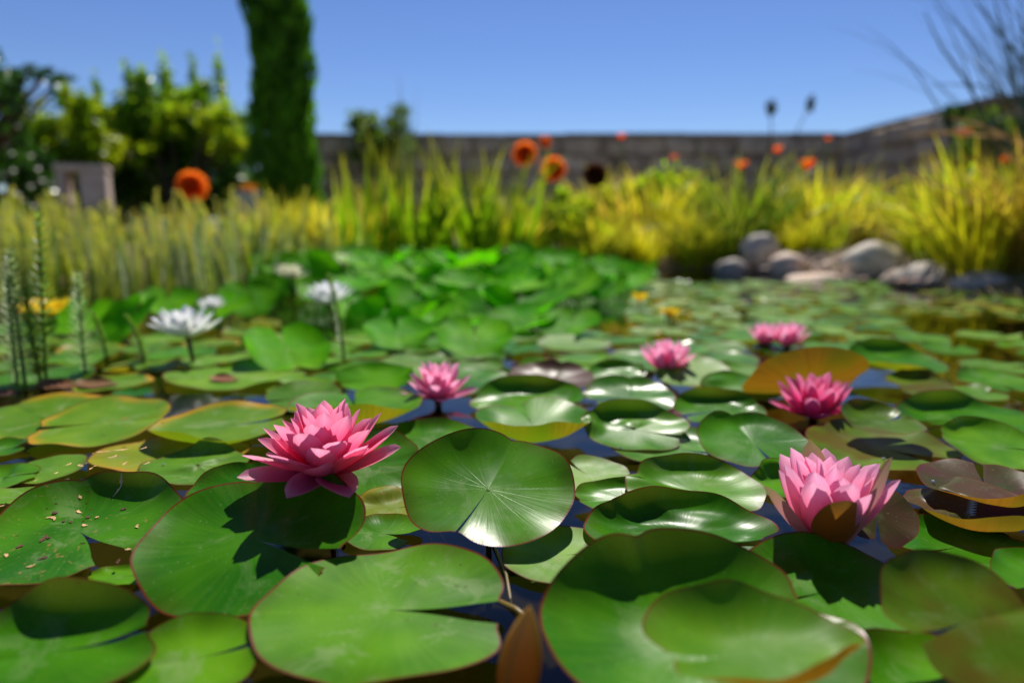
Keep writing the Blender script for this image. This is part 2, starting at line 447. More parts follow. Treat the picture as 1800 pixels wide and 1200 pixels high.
for i in range(len(rings) - 1):
    for k in range(NA):
        a = 1 + i * NA; k2 = (k + 1) % NA
        f = (a + k, a + NA + k, a + NA + k2, a + k2)
        gf.append(f)
me = mesh('ground', gv, gf, M['soil'])
me.materials.append(bed_material())
for p in me.polygons:
    if max(me.vertices[i].co.z for i in p.vertices) < -.05: p.material_index = 1
tag(obj('ground', me), 'brown garden soil round the pond with a dark muddy pond bed', None, None, 'structure')
wv = [(PC.x + (rad[k] + .06) * math.cos(2 * math.pi * k / NA), PC.y + (rad[k] + .06) * math.sin(2 * math.pi * k / NA), 0) for k in range(NA)]
tag(obj('water', mesh('water', wv, [tuple(range(NA))], water_material())), 'dark still pond water reflecting blue sky', None, None, 'structure')

# ================================================================== lily pads
HX0, HY0, HC = -1.4, .15, .004
HW, HH = 700, 420
HF = np.zeros((HH, HW))
def hf_sample(x, y):
    i = ((y - HY0) / HC).astype(int); j = ((x - HX0) / HC).astype(int)
    ok = (i >= 0) & (i < HH) & (j >= 0) & (j < HW)
    out = np.zeros_like(x); out[ok] = HF[i[ok], j[ok]]
    return out
def hf_write(V, cap=.05):
    # V: nr x nt x 3 grid, subsampled bilinearly
    k = 4
    A, B, C, D = V[:-1, :-1], V[1:, :-1], V[:-1, 1:], V[1:, 1:]
    for a in np.linspace(0, 1, k):
        for b in np.linspace(0, 1, k):
            P = A * (1 - a) * (1 - b) + B * a * (1 - b) + C * (1 - a) * b + D * a * b
            P = P.reshape(-1, 3); P = P[P[:, 2] < cap]
            i = ((P[:, 1] - HY0) / HC).astype(int); j = ((P[:, 0] - HX0) / HC).astype(int)
            ok = (i >= 0) & (i < HH) & (j >= 0) & (j < HW)
            np.maximum.at(HF, (i[ok], j[ok]), P[ok, 2])

PAD_SPOTS = []      # (x, y, radius) of every floating pad
def pad_geometry(Rm, notch, gap, lifts, cup, crease, asp, seed, nr, nt, wav=1.0, dimple=.075):
    """polar grid in local coordinates: returns V (nr x nt x 3), uv; angles in degrees, 0 = right, 90 = away"""
    g = np.random.default_rng(seed)
    eps0, eps1 = R(1.2), R(gap)
    rr = np.linspace(0, 1, nr) ** .8
    tt = np.linspace(0, 1, nt)
    n0 = R(notch)
    # concentrate samples by simple even spacing
    th_edge = n0 + eps1 + tt * (2 * math.pi - 2 * eps1)
    out = 1 + wav * sum(g.uniform(.004, .018) * np.sin(k * th_edge + g.uniform(0, 6.28)) for k in (2, 3, 5, 8))
    dn = np.minimum(tt, 1 - tt) * (2 * math.pi - 2 * eps1)
    out *= 1 - .16 * np.exp(-(dn / .20) ** 2)
    if crease is not None:
        dc = (th_edge - R(crease) + math.pi) % (2 * math.pi) - math.pi
        out *= 1 - dimple * np.exp(-(np.abs(dc) / .16) ** 1.3)
    phi_end = np.full(nt, R(cup))
    segs = [(phi_end * 1.0, .25)]
    extra = []
    for (a, w, A, r0) in lifts:
        da = (th_edge - R(a) + math.pi) % (2 * math.pi) - math.pi
        extra.append((R(A) * np.exp(-(np.abs(da) / R(w)) ** 2.2), r0))
    ph = [g.uniform(0, 6.28) for _ in range(3)]
    undul = wav * R(5.0) * (np.sin(3 * th_edge + ph[0]) + .8 * np.sin(5 * th_edge + ph[1]) + .3 * np.sin(9 * th_edge + ph[2]))
    V = np.zeros((nr, nt, 3)); UVc = np.zeros((nr, nt, 2))
    rho = np.zeros(nt); z = np.zeros(nt)
    for i, r in enumerate(rr):
        if i:
            dr = (r - rr[i - 1]) * out
            rm = .5 * (r + rr[i - 1])
            phi = R(cup) * max(0, (rm - .2) / .8) + undul * rm ** 2
            for e, r0 in extra:
                t = min(1, max(0, (rm - r0) / max(.02, 1 - r0))); phi = phi + e * (t * t * (3 - 2 * t)) ** .7
            rho = rho + np.cos(phi) * dr; z = z + np.sin(phi) * dr
        eps = eps1 * min(1, .25 + r) if gap > 3 else eps0
        th = n0 + eps + tt * (2 * math.pi - 2 * eps)
        V[i, :, 0] = rho * np.cos(th) * Rm; V[i, :, 1] = rho * np.sin(th) * Rm * asp; V[i, :, 2] = z * Rm
        UVc[i, :, 0] = th / (2 * math.pi) % 1.0; UVc[i, :, 1] = r
    if crease is not None:
        dc = (np.arctan2(V[:, :, 1], V[:, :, 0]) - R(crease) + math.pi) % (2 * math.pi) - math.pi
        d = np.abs(np.sin(dc)) * np.hypot(V[:, :, 0], V[:, :, 1]); fr = np.cos(dc) > 0
        V[:, :, 2] -= fr * .030 * Rm * np.exp(-(d / (.085 * Rm)) ** 1.2) * (UVc[:, :, 1] ** .7)
    return V, UVc
def grid_faces(nr, nt):
    f = []
    for i in range(nr - 1):
        for k in range(nt - 1):
            a = i * nt + k
            f.append((a, a + nt, a + nt + 1, a + 1) if i else (a, a + nt, a + nt + 1))
    return f
def blur(d):
    p = np.pad(d, 1, mode='edge')
    return (p[:-2, 1:-1] + p[2:, 1:-1] + p[1:-1, :-2] + p[1:-1, 2:] + 2 * p[1:-1, 1:-1]) / 6
_fc = {}
def make_pad(name, mat, centre, Rm, tilt, roll, notch, gap=10, lifts=(), cup=4, crease=None, asp=1.0, seed=1, nr=18, nt=84, drape=True, floats=True, wav=1.0, z0=.003, stem=None):
    V, UVc = pad_geometry(Rm, notch, gap, lifts, cup, crease, asp, seed, nr, nt, wav)
    Rt = np.array(Matrix.Rotation(R(roll), 3, 'Y') @ Matrix.Rotation(R(tilt), 3, 'X'))
    V = V @ Rt.T
    W = V + np.array(centre)
    if floats:
        lo = np.minimum(W[:, :, 2], z0)
        W[:, :, 2] = np.maximum(W[:, :, 2], z0 + .0004 * V[:, :, 0])
    if drape:
        H = hf_sample(W[:, :, 0], W[:, :, 1]); need = H + .0022 - W[:, :, 2]
        dz = np.where((H > .001) & (need > 0) & (need < .016), need, 0)
        if dz.max() > 0:
            for _ in range(14): dz = np.maximum(dz, blur(dz) * .985)
            for _ in range(10): dz = np.maximum(blur(dz), dz * .93)
            W[:, :, 2] += dz
        hf_write(W)
    loc = np.array([centre[0], centre[1], z0])
    key = (nr, nt)
    if key not in _fc: _fc[key] = grid_faces(nr, nt)
    me_ = mesh(name, (W - loc).reshape(-1, 3), _fc[key], M[mat], True, UVc.reshape(-1, 2))
    o = obj(name, me_); o.location = loc
    PAD_SPOTS.append((centre[0], centre[1], Rm))
    if stem:
        mb = MB(); c0 = Vector(W[0, 0] - loc) + Vector((0, 0, -.0008)); e = Vector(stem)
        mb.tube([c0, c0 + Vector((e.x * .2, e.y * .2, e.z * .45)), c0 + Vector((e.x * .6, e.y * .6, e.z * .8)), c0 + e], [.0028, .003, .003, .003], 8)
        mb.obj('stem', M['stem'], o)
    return o

# hand-placed pads: bbox in photograph pixels (left, right, back, front), flatness solved from the bbox; bottom-most first
# (L, R, T, B, notch, mat, label, options)
F, BK, LT, RT = -90, 90, 180, 0
PADS = [
 # ---- far to middle
 (893, 1045, 632, 692, 250, 'purple', 'purplish grey lily pad with dented back rim behind two green pads', dict(crease=70, cup=14)),
 (1035, 1150, 630, 674, 20, 'glossy', 'dark green pad just behind the dented purplish grey pad', dict()),
 (1152, 1292, 622, 680, 160, 'pale', 'pale pad with brown lifted front rim beside the cup shaped pink flower', dict(lifts=[(-75, 50, 62, .55)])),
 (1230, 1372, 650, 706, 10, 'green', 'green pad between the pink cup flower and the upright orange leaf', dict()),
 (1490, 1668, 586, 656, 300, 'glossy', 'big cupped green pad with brown front lip behind the upright orange leaf', dict(lifts=[(-110, 45, 75, .5), (60, 50, 30, .5)], tilt=10)),
 (1555, 1690, 655, 697, 180, 'olive', 'flat olive pad behind the broad pad by open water', dict()),
 (1680, 1835, 643, 692, 260, 'green', 'bright notched pad lying at the edge of the open dark water', dict(crease=100)),
 (1676, 1775, 676, 704, 20, 'pale', 'little pale pad tucked under the bright notched pad', dict()),
 (590, 728, 636, 690, 200, 'raised', 'bright grass green leaf raised off the water behind the main flower', dict(tilt=16, rim=1, lifts=[(0, 45, 25, .4)])),
 (285, 542, 630, 686, 30, 'pale', 'wide pale pad carrying the shadow of the tall white flower', dict()),
 (195, 271, 679, 700, 100, 'glossy', 'tiny oval pad alone on the dark water strip', dict(nr=10, nt=40)),
 (465, 602, 668, 726, 200, 'pale', 'pale pad half under the yellow curled leaf', dict()),
 (-90, 196, 688, 776, 330, 'edged', 'green pad with orange back rim under the streaked pad', dict()),
 (45, 302, 694, 786, 200, 'edged', 'large flat pad with white lime streak and golden front edge', dict(streak=1)),
 (-70, 53, 768, 806, 20, 'green', 'plain green pad below the streaked pad with golden edge', dict()),
 (152, 442, 756, 834, 330, 'yellow', 'yellowing pad with ragged brown rim below the curled speckled pad', dict()),
 (258, 507, 703, 783, 20, 'edged', 'speckled pad whose front rim curls into a yellow brown lip', dict(crease=None, lifts=[(-105, 60, 70, .72)], bl=12, z0=.010)),
 (232, 452, 788, 852, 20, 'pale', 'pale green pad between the yellowing pad and the dark rimmed pad', dict(seed=4)),
 (15, 154, 796, 850, 200, 'pale', 'smooth grey green pad with narrow cleft on dark water', dict(crease=None)),
 (-70, 73, 816, 860, 20, 'green', 'green oval pad overlapping the smooth grey green pad', dict()),
 (-60, 84, 854, 890, 20, 'pale', 'pale pad mostly hidden behind the worm marked pad', dict()),
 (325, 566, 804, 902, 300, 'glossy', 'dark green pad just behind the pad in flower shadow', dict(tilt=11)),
 (638, 852, 733, 802, 170, 'green', 'green pad between the main flower and the yellow lipped pad', dict()),
 (505, 744, 668, 752, 110, 'green', 'pad with its yellow underside curled up behind the main pink flower', dict(lifts=[(-90, 78, 92, .42)], crease=None, noback=1, z0=.004, cup=2)),
 (1022, 1188, 658, 724, 200, 'glossy', 'dusky green pad below the dented purplish pad', dict(tilt=8, crease=80)),
 (825, 1032, 658, 738, 350, 'glossy', 'cupped pad with dark shaded back rim behind the yellow lipped pad', dict(lifts=[(85, 60, 42, .55)], tilt=2, crease=20)),
 (835, 1042, 690, 778, 110, 'green', 'boat shaped pad with raised yellow green front lip', dict(lifts=[(-90, 85, 96, .42)], crease=None, noback=1, z0=.004, cup=2)),
 (1183, 1348, 680, 750, 200, 'glossy', 'green pad with dark shaded back rim left of the magenta flower', dict(lifts=[(90, 60, 35, .55)])),
 (1070, 1288, 743, 822, 330, 'green', 'light green pad partly covered by two rounder pads', dict()),
 (1022, 1213, 701, 792, 335, 'green', 'green pad with open cleft and dark back rim overlapping the light pad', dict(lifts=[(95, 55, 34, .5)])),
 (1570, 1856, 686, 764, 200, 'glossy', 'very broad olive green pad with dark back rim', dict(lifts=[(100, 50, 25, .6)])),
 (1415, 1692, 736, 830, 312, 'olive', 'olive pad with pale navel holding the shadow of a small dark pad', dict(gap=14)),
 (1478, 1630, 696, 764, 20, 'olive', 'dark cupped pad with brown front lip beside the magenta flower', dict(tilt=4, lifts=[(100, 70, 40, .4), (-70, 50, 34, .75)], z0=.022)),
 (1225, 1431, 721, 821, 277, 'glossy', 'round glossy pad with cleft at the front and white glare', dict(crease=98, z0=.010)),
 (1652, 1866, 731, 827, 340, 'green', 'green pad with torn chalky front edge', dict(lifts=[(100, 50, 30, .6)])),
 (960, 1108, 798, 866, 120, 'pale', 'chalk blotched pad behind the big heart shaped pad', dict()),
 (540, 742, 752, 872, 200, 'green', 'pad under the main pink flower striped by petal shadows', dict()),
 (618, 754, 866, 918, 20, 'yellow', 'small yellow brown pad below the main flower', dict()),
 (600, 742, 902, 967, 340, 'green', 'small green pad with sharp cleft pointing at open water', dict(gap=16)),
 (1318, 1517, 816, 888, 20, 'glossy', 'green pad with lobed rim just behind the half open flower', dict(crease=140)),
 (1010, 1185, 840, 905, 20, 'glossy', 'dark green pad edge peeping out between two larger pads', dict(tilt=8)),
 (1098, 1347, 796, 917, 300, 'green', 'bright pad with pale centre behind the long pad', dict(tilt=5, crease=150, lifts=[(90, 60, 26, .55)])),
 (1610, 1856, 786, 892, 60, 'purple', 'purple pad with its yellow front rim rolled up', dict(lifts=[(-70, 72, 98, .5)], crease=None, noback=1, z0=.016, cup=4)),
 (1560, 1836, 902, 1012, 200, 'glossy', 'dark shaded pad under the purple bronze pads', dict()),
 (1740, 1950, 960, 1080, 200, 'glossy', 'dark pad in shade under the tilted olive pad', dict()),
 (1585, 1836, 846, 934, 172, 'purple', 'bronze purple pad with glowing orange front flap', dict(lifts=[(-88, 85, 88, .5)], crease=None, noback=1, z0=.010, cup=2)),
 (882, 1092, 923, 1027, 10, 'pale', 'light flat pad in the shadow of the big heart shaped pad', dict(crease=None)),
 (1025, 1368, 856, 1007, 330, 'glossy', 'long glossy pad with dented rim before the bright pad', dict(crease=140, lifts=[(105, 70, 20, .55), (10, 40, 14, .6)])),
 (705, 1011, 753, 961, 248, 'glossy', 'big heart shaped pad tilted up beside the dark water gap', dict(crease=72, cup=7, z0=.006, gap=2.6, bl=26, back=120, bw=45, br=.35, stem=(.0, -.03, -.22))),
 (1290, 1640, 936, 1140, 200, 'glossy', 'shaded pad lying directly in front of the half open flower', dict(tilt=4)),
 (1470, 1616, 844, 964, 250, 'purple', 'small round purple bronze pad leaning beside the half open flower', dict(z0=.01, crease=None, noback=1)),
 # ---- near
 (150, 262, 992, 1030, 20, 'green', 'scrap of light green pad between the worm marked and the shadowed pad', dict()),
 (-70, 326, 829, 1032, 322, 'wormy', 'dark pad scarred with pale worm tracks and brown spots', dict(crease=118, gap=12, lifts=[(80, 60, 22, .5)], worms=1)),
 (230, 643, 826, 1088, 338, 'glossy', 'large glossy pad carrying the crisp shadow of the pink flower', dict(crease=108, gap=8, cup=2, lifts=[(18, 28, 24, .4), (170, 50, 14, .5)], bl=20, br=.4)),
 (215, 452, 1076, 1236, 20, 'green', 'light green pad wedged between two large near pads', dict()),
 (437, 886, 956, 1208, 356, 'filmed', 'pale sheened pad with wide open cleft beside the pond weed stems', dict(gap=11, crease=None, bl=5, z0=.009, nodrape=1, lifts=[(40, 26, 10, .6)])),
 (-140, 277, 1018, 1250, 20, 'glossy', 'deep green pad with smooth dark back rim and fine red edge', dict(tilt=7, bl=44, br=.25)),
 (1470, 1880, 1105, 1330, 20, 'glossy', 'green pad under the tilted olive pad and the orange lipped pad', dict()),
 (1546, 1880, 966, 1236, 200, 'olive', 'tilted olive pad with brown navel and red edge', dict(z0=.012)),
 (948, 1530, 935, 1300, 20, 'glossy', 'huge bright pad with sweeping dented back rim', dict(crease=112, tilt=7, cup=6, bl=46, br=.25, bw=70)),
 (1128, 1522, 1020, 1215, 200, 'orange', 'cupped pad with white sheen and orange front lip on the huge pad', dict(lifts=[(-60, 60, 85, .62)], crease=None, bl=34, br=.15, bw=75, z0=.036, nofloat=1)),
]
pw = at(1432, 712, .004)
tag(make_pad('lily_pad', 'orange', (pw.x, pw.y + .03, .030), .098, -52, -9, 70, 5, [(-90, 70, 30, .4)], 10, None, .58, 5, 24, 100, False, True, 1.0, .004),
    'large leaf standing upright with glowing orange underside behind the magenta flower', 'lily pad', 'lily pads floating on the pond')
RB = random.Random(41)
BLIFT = dict(filmed=6, green=26, glossy=38, pale=10, yellow=6, edged=14, wormy=44, olive=24, purple=20, orange=30, raised=20, brown=10)
def depress(v): return PITCH + math.atan((v - 600) / FPX)
for i, (L_, R_, T_, B_, nt_, mat, label, o) in enumerate(PADS):
    z0 = o.get('z0', .003)
    cx, cy = (L_ + R_) / 2, (T_ + B_) / 2
    a, b = (R_ - L_) / 2, (B_ - T_) / 2
    pc = at(cx, cy, z0); Rm = a * proj(pc)[2] / FPX
    dep = depress(cy)
    flat = math.degrees(math.asin(min(.97, b / a)) - dep)
    tilt = o.get('tilt', max(0, min(38, flat)) if flat > 2 else 0)
    asp = max(.72, min(1.12, (b / a) / math.sin(dep + R(tilt)))) if 'asp' not in o else o['asp']
    pf = at(cx, B_, z0)
    cen = (pf.x * 1.0 + (pc.x - pf.x), pf.y + Rm * asp * math.cos(R(tilt)), z0 + Rm * asp * math.sin(R(tilt)))
    if tilt > 0:
        u_, v_, w_ = proj(cen); cen = (cen[0] + (cx - u_) * w_ / FPX, cen[1], cen[2])
        Rm = a * w_ / FPX
    near = a > 75
    lifts = list(o.get('lifts', ()))
    if not o.get('noback'): lifts.append((o.get('back', RB.uniform(75, 118)), o.get('bw', RB.uniform(48, 70)), o.get('bl', BLIFT.get(mat, 30) * RB.uniform(.7, 1.2)), o.get('br', RB.uniform(.35, .6))))
    rot = np.array(Matrix.Rotation(R(o.get('roll', 0)), 3, 'Y') @ Matrix.Rotation(R(tilt), 3, 'X'))
    cen = np.array(cen, float)
    for it in range(6):                      # fit size and place to the outline seen in the photograph
        Vf, _ = pad_geometry(Rm, nt_, o.get('gap', 4.5), lifts, o.get('cup', 4), o.get('crease', nt_ + 172), asp, 100 + i * 7 + o.get('seed', 0), 9, 48)
        Wf = Vf @ rot.T + cen
        if not o.get('nofloat'): Wf[:, :, 2] = np.maximum(Wf[:, :, 2], z0)
        q = Wf.reshape(-1, 3) - np.array([0, 0, CAM_H]); w = q @ np.array(FW)
        uu = 900 + FPX * q[:, 0] / w; vv = 600 - FPX * (q @ np.array(UP)) / w
        l_, r_, t_, b_ = uu.min(), uu.max(), vv.min(), vv.max()
        Rm *= ((R_ - L_) / (r_ - l_)) ** .8
        asp = min(1.15, max(.62, asp * (((B_ - T_) / (b_ - t_)) * (r_ - l_) / (R_ - L_)) ** .8))
        dist = proj(cen)[2]
        cen[0] += (cx - (l_ + r_) / 2) * dist / FPX
        pn, po_ = at(cx, (T_ + B_) / 2 if o.get('fitmid') else B_, z0), at(cx, (t_ + b_) / 2 if o.get('fitmid') else b_, z0)
        cen[1] += (pn.y - po_.y) * .9
    cen = tuple(cen)
    po = make_pad('lily_pad', mat, cen, Rm, tilt, o.get('roll', 0), nt_, o.get('gap', 4.5), lifts, o.get('cup', 4),
             o.get('crease', nt_ + 172), asp, 100 + i * 7 + o.get('seed', 0), o.get('nr', 24 if near else 16), o.get('nt', 110 if near else 72),
             not o.get('nodrape'), not o.get('nofloat'), 1.0, z0, o.get('stem'))
    tag(po, label, 'lily pad', 'lily pads floating on the pond')
# PART2
# ---- chewed tracks on the scarred pad, raised slightly off its skin
def surface_z(o, x, y):
    best, bd = 0, 1e9
    for v in o.data.vertices:
        d = (v.co.x - x) ** 2 + (v.co.y - y) ** 2
        if d < bd: bd, best = d, v.co.z
    return best
M['track'] = solid_mat('chewed_track', (.50, .27, .10), (.62, .40, .20), 300, .8, .2, .001)
M['trackd'] = solid_mat('brown_scar', (.07, .02, .01), (.13, .04, .015), 300, .7, .2, .001)
worm_pad = [o for o in bpy.data.objects if 'worm tracks' in str(o.get('label', ''))][0]
g = random.Random(5)
marks = [(150, 858, 16, 'c'), (193, 852, 14, 'c'), (230, 862, 12, 'a'), (255, 868, 10, 'b'), (175, 867, 9, 'b'), (120, 862, 8, 'a'), (140, 905, 8, 'b'), (200, 892, 18, 'a'), (95, 922, 14, 'b'),
         (147, 925, 8, 'a'), (245, 928, 8, 'b'), (65, 890, 5, 'a'), (175, 915, 4, 'b'), (15, 913, 7, 'a'), (45, 990, 9, 'b'), (10, 975, 8, 'a'), (230, 962, 6, 'a'), (142, 893, 4, 'a'), (100, 878, 5, 'b'), (165, 840, 20, 'e'), (205, 838, 14, 'e'), (250, 838, 9, 'a')]
bro = [(104, 911, 6), (212, 906, 6), (70, 952, 13), (28, 961, 7), (152, 915, 4), (122, 923, 3), (110, 922, 3), (65, 978, 9), (210, 978, 7), (90, 945, 4)]
def worm_mark(u, v, ln, kind, mat, wd):
    p = at(u, v, .012); s_ = proj(p)[2] / FPX * ln
    n = 9; a0 = g.uniform(0, 6.28); bend = {'a': 1.2, 'b': 2.2, 'c': 4.0, 'e': .4}.get(kind, .3)
    x, y = p.x, p.y; a = a0 if kind != 'e' else 0.05
    pts = []
    for i in range(n):
        pts.append((x, y)); x += math.cos(a) * s_ / n * 2.0; y += math.sin(a) * s_ / n * 2.0; a += bend / n * g.uniform(.3, 1.8)
    vv = []
    for i, (x, y) in enumerate(pts):
        q = pts[min(i + 1, n - 1)]; q0 = pts[max(0, i - 1)]
        d = Vector((q[0] - q0[0], q[1] - q0[1])).normalized(); nn = Vector((-d.y, d.x)) * wd * math.sin(math.pi * (i + .6) / (n + .2)) * g.uniform(.6, 1.3)
        for k in (-1, 1):
            X, Y = x + nn.x * k - worm_pad.location.x, y + nn.y * k - worm_pad.location.y
            vv.append((X, Y, surface_z(worm_pad, X, Y) + .0007))
    obj('leaf_scar', mesh('leaf_scar', vv, [(2 * i, 2 * i + 1, 2 * i + 3, 2 * i + 2) for i in range(n - 1)], M[mat]), worm_pad)
for u, v, l, k in marks: worm_mark(u, v, l, k, 'track', .0013)
for u, v, l in bro: worm_mark(u, v, l, 'd', 'trackd', .0018)

# ---- fill pads further out (random, none on top of the placed ones)
def try_pad(u, v, r, slack):
    p = at(u, v, 0)
    for (x, y, q) in PAD_SPOTS:
        if (x - p.x) ** 2 + (y - p.y) ** 2 < (slack * (r + q)) ** 2: return None
    return p
fill = random.Random(21)
PMARK = [(45, 'cluster of weed stems'), (150, 'single weed stem'), (240, 'steep bright leaf'), (335, 'tall white lily'), (450, 'folded bright leaf'), (560, 'main pink flower'), (660, 'grass green raised leaf'), (770, 'white tipped pink flower'), (860, 'dark rimmed cupped pad'), (970, 'dented purplish pad'),
         (1080, 'yellow flower'), (1172, 'pink cup flower'), (1270, 'floating yellow flower'), (1365, 'twin pink flowers'), (1430, 'upright orange leaf'), (1530, 'domed boulder'), (1630, 'broad grey stone'), (1730, 'slate grey stone'), (1820, 'hidden grey stone')]
def near_mark(u, marks): return min(marks, key=lambda m: abs(m[0] - u))[1]
zones = [ # u range, v range, radius range, tries, slack, materials, label, group
 ((480, 1330), (590, 690), (.050, .085), 900, .80, ['pale', 'green', 'pale', 'glossy'], 'in the open raft', 'pads of the raft before the raised leaves'),
 ((-60, 480), (575, 692), (.050, .085), 420, .80, ['green', 'pale', 'edged', 'glossy'], 'among the weed', 'pads among the pond weed'),
 ((1330, 1560), (560, 640), (.050, .075), 200, .82, ['pale', 'glossy', 'green'], 'behind the upright leaf', 'pads beyond the upright orange leaf'),
 ((1560, 1860), (590, 700), (.045, .07), 60, 1.0, ['pale', 'green'], 'on open dark water', 'pads on the open dark water'),
 ((1120, 1560), (497, 590), (.035, .062), 900, .86, ['pale', 'pale', 'edged', 'green'], 'toward the stones', 'small round leaves floating toward the stones'),
 ((1500, 1850), (512, 560), (.030, .05), 120, .95, ['pale', 'edged', 'yellow'], 'below the shore stones', 'faded leaves drifting below the stones'),
]
for (u0, u1), (v0, v1), (r0, r1), tries, slack, mats, label, grp in zones:
    for _ in range(tries):
        u, v = fill.uniform(u0, u1), fill.uniform(v0, v1); r = fill.uniform(r0, r1)
        p = try_pad(u, v, r, slack)
        if p is None: continue
        Y = p.y; na = fill.uniform(0, 360)
        lifts = [(fill.uniform(0, 360), 40, fill.uniform(10, 45), .55)] if fill.random() < .6 else []
        mt_ = fill.choice(mats)
        po = make_pad('lily_pad', mt_, (p.x, p.y, .004), r, fill.choice([0, 0, 0, 3, 6]), 0, na, 10, lifts, 4, na + 170, 1.0, fill.randint(1, 9999),
                      10, 44, Y < 1.8, True, 1.0, .003)
        sz = 'small' if r < r0 + (r1 - r0) * .33 else 'large' if r > r0 + (r1 - r0) * .67 else 'middling'
        tag(po, sz + ' ' + dict(pale='chalky pale', green='mid green', glossy='dark green', edged='orange edged', yellow='yellowing')[mt_] + ' ' + ('cupped pad' if lifts and lifts[0][2] > 22 else 'flat pad') + ', ' + label + ' by the ' + near_mark(u, PMARK), 'lily pad', grp)

# extra near pads hidden low between the big ones are not needed: the photo shows dark water there
# brown dead leaves at the weed stems
for u, v, w in ((100, 679, 34), (170, 678, 36), (395, 668, 26), (12, 694, 20)):
    p = at(u, v, .004); r = w * proj(p)[2] / FPX
    po = make_pad('dead_leaf', 'brown', (p.x, p.y, .006), r, 3, 4, 40, 10, [(120, 50, 40, .5)], 6, None, .7, u, 9, 36)
    tag(po, 'withered brown leaf floating at the foot of the pond weed', 'dead leaf', 'withered leaves on the water')

# ---- raised bright leaves of the white lily: blade on a stalk standing out of the water
RMARK = [(380, 'tall white lily'), (511, 'cream white lily'), (580, 'stalked white lily'), (660, 'loose iris fan'), (740, 'broad iris fan'), (820, 'dense iris fan'), (900, 'orange pompon flowers'), (990, 'soft yellow shrub'), (1060, 'lower sedge'), (1125, 'yellow flower')]
def near_mark(u, marks): return min(marks, key=lambda m: abs(m[0] - u))[1]
def raised_leaf(p, z, r, tilt, az, roll, label, grp, seed):
    """p: ground point under the navel; leaf leans toward azimuth az"""
    root = empty('raised_lily_leaf', (p.x, p.y, 0), az)
    V, UVc = pad_geometry(r, 90, 8, [(0, 60, 24, .4), (180, 60, 24, .4)] + ([(-90, 40, -18, .5)] if seed % 3 else []), 8, -90, 1.0, seed, 9, 40, 1.3)
    V = V @ np.array(Matrix.Rotation(R(tilt), 3, 'X') @ Matrix.Rotation(R(roll), 3, 'Y')).T
    V[:, :, 2] += z
    V[:, :, 2] = np.maximum(V[:, :, 2], .004)
    obj('blade', mesh('blade', V.reshape(-1, 3), _fc.setdefault((9, 40), grid_faces(9, 40)), M['raised'], True, UVc.reshape(-1, 2)), root)
    mb = MB(); mb.tube([(0, -.03, -.02), (0, -.01, z * .5), (0, 0, z - .001)], [.0045, .004, .0035], 6)
    mb.obj('stalk', M['reedg'], root)
    if label is None:
        u = proj((p.x, p.y, z))[0]
        label = ('small ' if r < .078 else 'large ' if r > .092 else '') + ('forward tipped' if tilt < -8 else 'nearly flat' if tilt < 8 else 'leaning' if tilt < 24 else 'steep') + ' bright leaf, ' + \
            ('low' if z < .05 else 'half high' if z < .09 else 'high') + ' in the clump ' + \
            ('front' if p.y < 2.2 else 'middle' if p.y < 2.9 else 'back') + ' by the ' + near_mark(u, RMARK)
    tag(root, label, 'lily leaf', grp)
g = random.Random(33)
cnt = 0
placed = []
for _ in range(2600):
    Y = g.uniform(1.62, 3.5)
    u = g.uniform(380, 1135)
    # outline of the mass in plan
    left = 640 - (Y - 1.6) * 150; right = 905 + (Y - 1.6) * 190
    right = min(right, 1130)
    if not (left < u < right): continue
    x = (u - 900) / FPX * Y
    if any((x - a) ** 2 + (Y - b) ** 2 < .100 ** 2 for a, b in placed): continue
    placed.append((x, Y))
    m_ = min(1, (Y - 1.6) / .8) * (1 - .75 * max(0, (u - 930) / 210))
    z = .018 + g.uniform(.30, 1.0) * .125 * max(0.05, m_) 
    raised_leaf(Vector((x, Y, 0)), z, g.uniform(.070, .100), g.uniform(-12, 40), g.uniform(-1.1, 1.1), g.uniform(-26, 26),
                None, 'raised leaves of the white water lily', g.randint(1, 9999))
    cnt += 1
for u, v, z, r, tl, az, lab in ((440, 560, .06, .085, 34, .5, 'tall bright leaf beside the tall white flower'), (400, 570, .05, .08, 22, -.3, 'bright leaf behind the tall white flower'),
        (150, 590, .045, .085, 26, .2, 'bright leaf under the yellow flowers among weed stems'), (230, 600, .05, .08, 44, -.5, 'steep bright leaf between weed stems and white flower'),
        (300, 560, .05, .085, 24, .5, 'bright leaf rising behind the pond weed stems'), (835, 618, .03, .088, 22, .05, 'broad bright leaf at the front of the raised clump'),
        (505, 640, .03, .085, 26, .6, 'folded bright leaf before the white flowers'), (480, 545, .07, .08, 38, .2, 'bright leaf leaning beside the smaller white flower'),
        (1000, 590, .03, .08, 20, -.4, 'bright low leaf at the clump edge near the yellow flowers'), (700, 610, .03, .08, 18, .3, 'bright low leaf at the clump edge behind the pink flowers')):
    raised_leaf(at(u, v, 0), z, r, tl, az, 0, lab, 'raised leaves of the white water lily', u)

